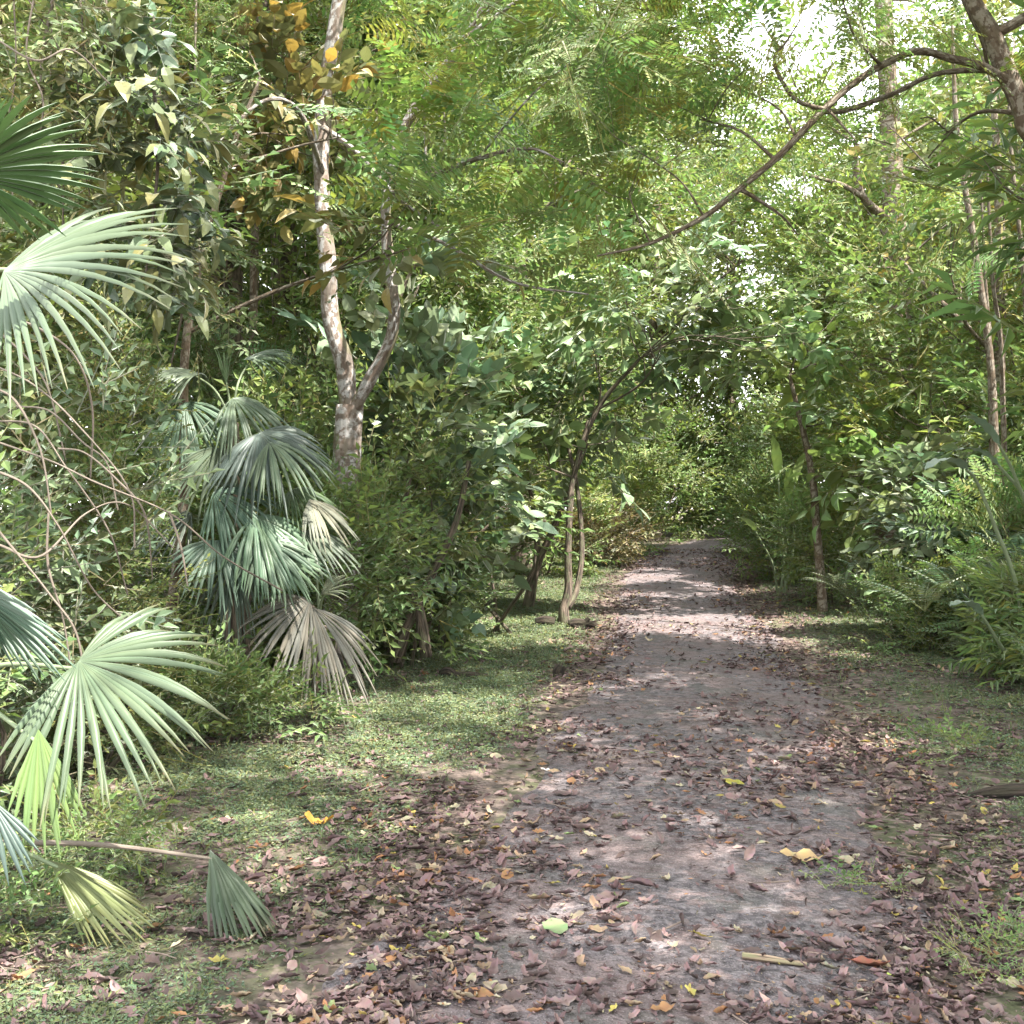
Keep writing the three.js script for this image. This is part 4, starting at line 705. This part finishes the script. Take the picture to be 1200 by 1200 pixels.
// ---------------------------------------------------------------- dry vines and hanging creepers
{
  const L = 'thin dry brown vine stem arching through the thicket by the fan palms';
  const list = [
    [[-20, 512, 5.0], [60, 540, 4.9], [110, 566, 4.8], [200, 605, 4.9], [262, 650, 5.1], [330, 690, 5.4]],
    [[-20, 420, 5.2], [40, 450, 5.1], [90, 500, 5.0], [150, 575, 5.0], [160, 640, 5.0]],
    [[-20, 545, 4.6], [30, 570, 4.6], [70, 620, 4.6], [110, 690, 4.7], [150, 730, 4.8]],
    [[20, 478, 5.4], [60, 482, 5.3], [95, 515, 5.3], [125, 545, 5.3], [140, 600, 5.3]],
    [[-10, 610, 4.5], [20, 650, 4.5], [60, 700, 4.5], [90, 745, 4.5], [100, 820, 4.5]],
    [[55, 600, 4.7], [58, 660, 4.7], [75, 720, 4.7], [85, 780, 4.7]],
    [[200, 600, 5.0], [212, 640, 5.0], [222, 690, 5.0]],
    [[70, 525, 5.1], [100, 530, 5.1], [140, 560, 5.1], [170, 600, 5.1], [180, 680, 5.2]],
    [[-20, 450, 4.8], [20, 470, 4.8], [50, 530, 4.8], [60, 600, 4.8]],
    [[-10, 380, 5.4], [30, 420, 5.4], [60, 460, 5.4], [75, 540, 5.4]],
    [[15, -20, 5.6], [20, 80, 5.6], [8, 160, 5.6], [20, 260, 5.6]],
    [[60, -20, 6.0], [58, 100, 6], [72, 180, 6], [70, 300, 6]],
    [[120, -20, 6.2], [130, 60, 6.2], [118, 150, 6.2], [130, 260, 6.2]],
    [[180, -20, 7.0], [186, 90, 7], [205, 150, 7], [232, 230, 7], [232, 330, 7]],
    [[24, -20, 5.8], [60, 40, 5.8], [90, 110, 5.8], [70, 200, 5.8]],
    [[-10, 40, 5.2], [40, 70, 5.2], [85, 60, 5.3], [130, 100, 5.5]], [[40, -20, 5.5], [30, 60, 5.5], [48, 120, 5.5], [40, 190, 5.5]], [[95, -20, 6], [100, 70, 6], [88, 140, 6], [104, 230, 6]],
    [[-10, 360, 5.0], [50, 385, 5], [90, 420, 5], [110, 480, 5.1], [105, 560, 5.2]], [[-10, 490, 5.1], [40, 500, 5], [80, 550, 5], [130, 620, 5.1], [150, 700, 5.2]], [[0, 640, 4.6], [50, 650, 4.6], [100, 600, 4.8], [150, 590, 5], [205, 640, 5.2]],
  ];
  for (const pts of list) topMesh('dry_vine', sweep(pts.map(([a, b, d], i) => [at(a + R(-3, 3), b + R(-3, 3), d), 0.0058 * (1 - 0.4 * i / pts.length) * R(0.8, 1.2)]), { radial: 5, seg: pts.length * 6 }), M.vine, L, 'vine', 'dry vine stems in the thicket');
  const H = 'thin liana hanging straight down among the dark trunks behind the pale fork';
  for (const [px, y0, y1, d] of [[312, -20, 300, 14], [322, -20, 260, 13.6], [345, -20, 330, 14.4], [356, 40, 300, 14.2], [290, -20, 230, 13], [366, -20, 280, 14.6], [255, -20, 200, 12.4], [304, 0, 340, 13.8], [280, -20, 300, 12.6], [240, -20, 320, 12], [262, 20, 380, 12.3], [330, -20, 200, 13], [318, 30, 380, 13.4], [350, -20, 240, 13.2], [372, 10, 420, 14.8], [225, -20, 260, 11.5], [306, -20, 180, 12.4]])
    topMesh('hanging_liana', sweep([[at(px, y0, d), 0.012], [at(px + R(-6, 6), (y0 + y1) / 2, d), 0.014], [at(px + R(-4, 4), y1, d), 0.008]], { radial: 5, seg: 14 }), M.vine, H, 'vine', 'hanging lianas');
  // creepers with large leaves that hang beside the tall palm
  for (const [label, px, d, w, y0, y1, spray, color, n] of [
    ['creeper with large glossy and orange leaves hanging above the bright fan', 170, 6.0, 0.28, 20, 330, SP.rusty, [0.085, 0.13, 0.055], 70],
    ['creeper of dull green leaves hanging over the thicket above the shining fan leaf', 70, 5.8, 0.3, -40, 220, SP.ovate, C.olive, 80],
    ['fine-leaved creeper draped down beside the thick brown trunk', 230, 9.2, 0.4, -40, 190, SP.small, C.mid, 90],
    ['small-leaved creeper trailing behind the bright fan leaf', 200, 7.4, 0.4, 260, 430, SP.ovate2, C.olive, 60]]) {
    const a = at(px, y0, d), b = at(px, y1, d), g = thing('leafy_creeper', label, 'vine', b), items = [];
    mesh('stem', sweep([[a.clone().sub(b), 0.012], [a.clone().lerp(b, 0.5).sub(b).add(vec(R(-.1, .1), 0, 0)), 0.011], [vec(0, 0, 0), 0.006]], { radial: 5, seg: 14 }), M.vine, g);
    for (let k = 0; k < n; k++) items.push([a.clone().lerp(b, rnd()).add(vec(R(-w, w), R(-.1, .1), R(-w, w))), vec(R(-1, 1), R(-0.8, 0.2), R(-0.3, 1)), R(0.45, 0.75)]);
    crown(g, 'foliage', spray, M.gloss, items, color);
  }
}

// ---------------------------------------------------------------- fallen wood
{
  const wood = (name, label, pts, m = M.burnt, wob = 0.3) => topMesh(name, sweep(pts.map(([p, r]) => [p, r]), { radial: 8, seg: 14, wob }), m, label, 'log');
  const G = (px, py, d, dy) => { const q = at(px, py, d); return onGround(q.x, d, dy); };
  wood('log', 'rotten dark log half buried in leaves on the verge near the low tangled bush', [[onGround(2.5, 6.12, 0.0), 0.008], [onGround(2.66, 6.1, 0.03), 0.035], [onGround(2.85, 6.05, 0.045), 0.05], [onGround(3.2, 6.0, 0.05), 0.06], [onGround(3.7, 5.9, 0.06), 0.06]]);
  wood('log', 'short stub of log at one side of the twin-stemmed tree', [[G(627, 742, 14.4, 0.06), 0.06], [G(638, 742, 14.4, 0.07), 0.075], [G(650, 742, 14.4, 0.05), 0.06]]);
  wood('fallen_branch', 'forked fallen branch lying by the foot of the twin-stemmed tree', [[G(666, 740, 14.3, 0.06), 0.05], [G(678, 740, 14.3, 0.08), 0.055], [G(699, 741, 14.3, 0.04), 0.035]]);
  wood('fallen_branch', 'stubby broken branch pointing up by the twin-stemmed tree', [[G(670, 741, 14.3, 0.05), 0.055], [at(682, 735, 14.3), 0.055], [at(690, 724, 14.3), 0.035]]);
  wood('fallen_branch', 'curved blackened branch on the grass below the low leafy bush', [[G(515, 797, 10.6, 0.04), 0.03], [at(524, 787, 10.6), 0.05], [at(535, 792, 10.6), 0.035], [G(552, 799, 10.6, 0.03), 0.03], [G(572, 800, 10.6, 0.02), 0.02]]);
  wood('stump', 'small blackened stump standing in the grass beside the leaf-strewn path', [[G(654, 795, 10.7, -0.03), 0.065], [G(655, 792, 10.7, 0.05), 0.06], [G(658, 790, 10.7, 0.1), 0.04]], M.burnt, 0.5);
  wood('stick', 'pale dry stick lying across the asphalt close to a curled brown leaf', [[onGround(0.81, 3.86, 0.045), 0.012], [onGround(0.9, 3.83, 0.047), 0.013], [onGround(1.02, 3.8, 0.043), 0.008]].map(([p, r]) => [p.setY(surface(p.x, -p.z) + r * 0.8), r]), M.twig, 0.2);
}

// ---------------------------------------------------------------- fallen leaves, low plants
function curledLeaf(k) {
  const g = new GB(), N = 7, rows = [], curl = [0.9, 1.2, 0.8, 1.0, 1.5, 0.25][k], cup = [0.55, 1.3, 0.45, 2.2, 0.8, 0.12][k], wid = [0.42, 0.40, 0.62, 0.34, 0.5, 0.72][k], tw = [0.5, -0.7, 0.2, 0.9, -0.6, 0.05][k], jag = [0.14, 0.12, 0.42, 0.12, 0.34, 0.06][k], wave = [0.03, 0.03, 0.05, 0.02, 0.09, 0.01][k], sway = R(-0.12, 0.12);
  for (let i = 0; i <= N; i++) {
    const t = i / N, w0 = Math.max(0.01, wid / 2 * Math.pow(Math.sin(Math.PI * clamp(0.02 + 0.97 * Math.pow(t, 0.85), 0, 1)), 0.8));
    const c = vec(sway * Math.sin(t * 3.1), 0.1 * curl * (4 * (t - 0.5) * (t - 0.5)) + R(-1, 1) * wave, t - 0.5), a = tw * (t - 0.5) + R(-0.2, 0.2);
    rows.push([-1, 0, 1].map(e => { const w = w0 * (1 + R(-jag, jag)); return g.v(c.clone().add(vec(Math.cos(a) * e * w / (1 + 0.35 * cup), Math.sin(a) * e * w + Math.abs(e) * (cup * w * 0.6 + R(-1, 1) * wave), Math.abs(e) * R(-1, 1) * jag * 0.09)), e ? [1, 1, 1].map(q => q * R(0.85, 1.12)) : [0.8, 0.77, 0.74]); }));
  }
  for (let i = 0; i < N; i++) for (let e = 0; e < 2; e++) { const [a, b, c, d] = [rows[i][e], rows[i][e + 1], rows[i + 1][e], rows[i + 1][e + 1]]; g.i.push(a, b, c, b, d, c); }
  g.stem(vec(0, 0.1 * curl, -0.5), vec(0.03, 0.1 * curl + 0.02, -0.68), 0.012, 0.008, [0.7, 0.6, 0.55]);
  return g.geo();
}
const CURL = [0, 1, 2, 3, 4, 5].map(curledLeaf);
const tones = [   // name of tone, colour, share
  ['purple-brown', [0.14, 0.088, 0.088], 38], ['pinkish-brown', [0.21, 0.142, 0.135], 22], ['dark brown', [0.075, 0.048, 0.044], 20], ['tan', [0.28, 0.2, 0.13], 8], ['pale straw', [0.32, 0.275, 0.19], 4], ['rust-orange', [0.26, 0.13, 0.06], 4], ['yellow', [0.36, 0.29, 0.08], 1.2], ['green', [0.14, 0.18, 0.07], 1]];
const toneSum = tones.reduce((a, t) => a + t[2], 0);
const pickTone = () => { let q = rnd() * toneSum; for (const t of tones) { q -= t[2]; if (q < 0) return t; } return tones[0]; };
const curlWord = ['curled', 'folded', 'lobed', 'tightly rolled', 'crumpled', 'flat'];
const lit = [], seen = [];
function litterDensity(x, d) {
  const o = (x - pathX(d)) / HALF, a = Math.abs(o);
  const edge = Math.exp(-Math.pow((a - 1.12) / 0.32, 2)), n = fbm(x * 1.1, d * 0.9, 200, 3), inside = a < 1 ? 0.26 + 0.35 * sstep(0.3, 1, a) : 0;
  const side = a >= 1 ? (o > 0 ? 0.7 : 0.4) * Math.exp(-(a - 1) * 0.16) : 0;
  return (edge * 1.15 + inside + side) * (0.22 + 1.6 * sstep(0.36, 0.66, n)) * (0.55 + 0.9 * sstep(0.35, 0.65, fbm(x * 3.1, d * 2.4, 230, 3)));
}
{
  let made = 0; const want = 80000;
  for (let tries = 0; tries < 1000000 && made < want; tries++) {
    const d = 2.4 + 24 * Math.pow(rnd(), 1.7), hw = d * 0.5 + 0.3, x = R(Math.max(-3.2, -hw), Math.min(6, hw));
    if (rnd() > litterDensity(x, d) * (d < 9 ? 0.8 : 1)) continue;
    made++;
    const L = (0.007 + 0.08 * Math.pow(rnd(), 2.9)) * (rnd() < 0.04 ? 1.45 : 1), t = pickTone(), k = Math.floor(R(0, 5.25));
    const e = [x, d, L, t, k, R(0, 6.283), R(-0.5, 0.5), R(-0.5, 0.5), R(0.6, 1.25)]; lit.push(e);
  }
  const size = e => Math.abs(e[0] / e[1]) < 0.46 && e[1] > 3.3 ? e[2] / e[1] * (Math.abs(e[0] - pathX(e[1])) < HALF ? 1.3 : 1) : 0;
  lit.sort((a, b) => size(b) - size(a));
  const place = (o, [x, d, L, , k, a, p, q]) => { o.position.set(x, surface(x, d) + L * 0.06 + (Math.abs(x - pathX(d)) > HALF ? 0.012 : 0.004), -d); o.rotation.set(p, a, q); o.scale.setScalar(L); };
  const mats = new Map();
  for (const e of lit.slice(0, 285)) {
    const on = Math.abs(e[0] - pathX(e[1])) < HALF ? 'on the asphalt path' : 'among low plants on the verge', [tone, col] = e[3], key = tone;
    if (!mats.has(key)) mats.set(key, new THREE.MeshPhysicalMaterial({ vertexColors: true, color: new THREE.Color().setRGB(...col), roughness: 0.8, side: THREE.DoubleSide }));
    const o = topMesh('fallen_leaf', CURL[e[4]], mats.get(key), `${curlWord[e[4]]} ${tone} fallen leaf lying ${on}`, 'leaf', `${curlWord[e[4]]} ${tone} leaves ${on}`); place(o, e);
  }
  const rest = lit.slice(285), dummy = new THREE.Object3D(), c = new THREE.Color(), grp = new THREE.Group(); grp.name = 'leaf_litter'; scene.add(grp); tag(grp, 'scattered small dry leaves covering the path and its verges', 'leaf litter', null, 'stuff');
  for (let k = 0; k < 6; k++) {
    const es = rest.filter(e => e[4] === k), im = shadowed(new THREE.InstancedMesh(CURL[k], M.dry, es.length)); im.name = 'dry_leaves'; im.userData.kind = 'stuff';
    es.forEach((e, i) => { place(dummy, e); dummy.updateMatrix(); im.setMatrixAt(i, dummy.matrix); const q = e[3][1]; im.setColorAt(i, c.setRGB(q[0] * e[8], q[1] * e[8], q[2] * e[8])); });
    grp.add(im);
  }
  {
    const g = new GB(); g.stem(vec(0, 0, -0.5), vec(0.04, 0.015, 0), 0.022, 0.018, [1, 1, 1], 5); g.stem(vec(0.04, 0.015, 0), vec(-0.02, 0, 0.5), 0.018, 0.01, [1, 1, 1], 5); g.stem(vec(0.03, 0.01, 0.1), vec(0.2, 0.06, 0.3), 0.012, 0.006, [1, 1, 1], 4);
    const im = shadowed(new THREE.InstancedMesh(g.geo(), M.dry, 1500)); im.name = 'twigs'; im.userData.kind = 'stuff';
    for (let k = 0; k < 1500; k++) { let x, d; do { d = 2.6 + 14 * Math.pow(rnd(), 1.5); x = R(-2.2, 4.2); } while (rnd() > litterDensity(x, d) + 0.1); const L = 0.03 + 0.16 * Math.pow(rnd(), 2.5); place(dummy, [x, d, L, null, 0, R(0, 6.283), R(-.1, .1), 0]); dummy.updateMatrix(); im.setMatrixAt(k, dummy.matrix); const b = R(0.5, 1.5); im.setColorAt(k, c.setRGB(0.16 * b, 0.12 * b, 0.1 * b)); }
    grp.add(im);
  }
  const one = (label, x, d, L, k, col, rot = 0) => { const o = topMesh('fallen_leaf', CURL[k], new THREE.MeshPhysicalMaterial({ vertexColors: true, color: new THREE.Color().setRGB(...col), roughness: 0.75, side: THREE.DoubleSide }), label, 'leaf'); place(o, [x, d, L, null, k, rot, 0.05, 0.05]); };
  const G = (px, py) => { const d = 1.6 * F / (py - 600); return [(px - 600) / F * d, d]; };
  one('largest tan leaf on the asphalt, wide and crumpled', ...G(940, 1017), 0.2, 2, [0.42, 0.28, 0.14], 1.4);
  one('large orange-yellow leaf lying on the grass below the palm clump', ...G(374, 972), 0.15, 4, [0.55, 0.3, 0.05], 1.5);
  one('broad flat green leaf lying alone on the bare asphalt', ...G(651, 1100), 0.14, 5, [0.12, 0.165, 0.08], 0.2);
  one('mossy yellow leaf in the middle of the path', ...G(860, 926), 0.14, 5, [0.3, 0.26, 0.04], 0.8);
  one('pale whitish leaf on the verge at the edge of the dead leaves', ...G(640, 908), 0.1, 0, [0.6, 0.57, 0.52], 1.2);
  one('long dark rust leaf folded beside a small lime leaf', ...G(1020, 1143), 0.13, 1, [0.2, 0.07, 0.04], 1.4);
  one('small lime-green leaf fallen at the edge of the asphalt', ...G(1040, 1154), 0.07, 0, [0.4, 0.48, 0.1], 1.7);
}
// creeping ground plants
function tuft(n, lf, h) {
  const g = new GB();
  for (let k = 0; k < n; k++) {
    const a = R(0, 6.283), r = R(0, 0.09), y = R(0.2, 1) * h, b = vec(Math.cos(a) * r, y * 0.6, Math.sin(a) * r), dir = vec(Math.cos(a + R(-1, 1)), R(-0.1, 0.7), Math.sin(a + R(-1, 1))).normalize();
    g.leaf(b, dir, vec(R(-.3, .3), 1, R(-.3, .3)).normalize(), lf * R(0.6, 1.3), lf * R(0.4, 0.65), { col: jcol(0.3, 0.2), droop: 0.3, fold: 0.2 });
  }
  return g.geo();
}
{
  const items = [[], [], []];
  for (let tries = 0; tries < 300000; tries++) {
    const d = 2.6 + 25 * Math.pow(rnd(), 1.9), x = R(-3.4, 6.2); if (Math.abs(x / d) > 0.62) continue;
    const o = x - pathX(d), a = Math.abs(o); if (a < HALF + 0.1) continue;
    const n = fbm(x * 1.5, d * 1.2, 300, 4), side = o > 0, inner = sstep(HALF + 0.1, HALF + (side ? 1.1 : 0.75), a), far = d > 11 ? 0.25 : 0;
    const dens = (0.3 + 0.7 * sstep(0.36, 0.6, n + far + (side ? -0.06 : 0.04))) * inner * (side ? 0.75 : 1) ;
    if (rnd() > dens * (d < 6 ? 0.5 : 0.4)) continue;
    items[n > 0.56 ? 0 : rnd() < 0.25 ? 2 : 1].push([x, d]);
  }
  const grp = new THREE.Group(); grp.name = 'ground_cover'; scene.add(grp); tag(grp, 'creeping small-leaved green plants covering the verges', 'ground cover', null, 'stuff');
  const geos = [tuft(18, 0.028, 0.045), tuft(14, 0.036, 0.055), sprayGrassy({ n: 9, L: 0.09, w: 0.006, spread: 1.1 })], dummy = new THREE.Object3D(), c = new THREE.Color();
  items.forEach((es, k) => {
    const im = shadowed(new THREE.InstancedMesh(geos[k], M.leaf, es.length)); im.name = ['low_leaves', 'low_leaves', 'grass_blades'][k]; im.userData.kind = 'stuff';
    es.forEach(([x, d], i) => { dummy.position.set(x, ground(x, -d) - 0.004, -d); dummy.rotation.set(R(-.15, .15), R(0, 6.283), R(-.15, .15)); dummy.scale.setScalar(R(0.6, 1.25) * (0.62 + 0.38 * sstep(4, 9, d))); dummy.updateMatrix(); im.setMatrixAt(i, dummy.matrix); const b = R(0.75, 1.3), y = R(-0.15, 0.25); im.setColorAt(i, c.setRGB(0.115 * b * (1 + y), 0.165 * b, 0.06 * b * (1 - y))); });
    grp.add(im);
  });
  console.log('ground cover', items.map(q => q.length).join(' '), 'litter', lit.length, 'sprays', sprays, 'triangles', triangles);
}
// seedlings at the edge of the asphalt
for (const [label, x, d, h, n, spray, s] of [
  ['small leafy seedling growing at the edge of the asphalt opposite the palms', 1.72, 3.75, 0.14, 26, SP.small, 0.28],
  ['tiny pale weed among dead leaves next to the asphalt', 1.45, 4.6, 0.1, 12, SP.ovate2, 0.25],
  ['low bright weed clump at the foot of the broken palm frond', -1.9, 3.95, 0.3, 40, SP.ovate2, 0.4],
  ['weed clump in the bare leaf-strewn corner below the low palm', -1.75, 4.6, 0.35, 50, SP.ovate, 0.4],
  ['bright green weed by the rotten log', 2.75, 6.9, 0.2, 16, SP.ovate2, 0.35]])
  shrub({ name: 'seedling', label, cat: 'plant', x, d, h, r: 0.2 + h * 0.3, n, s, spray, color: C.mid, lobes: 3, stems: 0, opt: { min: 0.01 } });

// the wood beyond, one mass
{
  const g = new THREE.Group(); g.name = 'distant_forest'; scene.add(g); tag(g, 'mass of far-off green woodland beyond the single trees', 'forest', null, 'stuff');
  const items = [];
  for (let k = 0; k < 2600; k++) { const a = R(-1.15, 1.15), q = R(42, 58), p = vec(Math.sin(a) * q, 0, -Math.cos(a) * q); p.y = baseH(45) + R(0, 1) * (11 + 7 * vnoise(a * 6, 3, 5)); items.push([p, vec(R(-1, 1), R(-0.2, 1), R(-0.2, 1)), R(3.2, 5)]); }
  for (let k = 0; k < 900; k++) { const x = R(-22, -7), d = R(8, 30), p = V(x, R(0, 9), d); items.push([p, vec(R(-1, 1), R(-0.2, 1), R(-0.2, 1)), R(2, 3)]); }
  crown(g, 'far_foliage', SP.ovate, M.leaf, items, C.mid);
}

renderer.render(scene, camera);
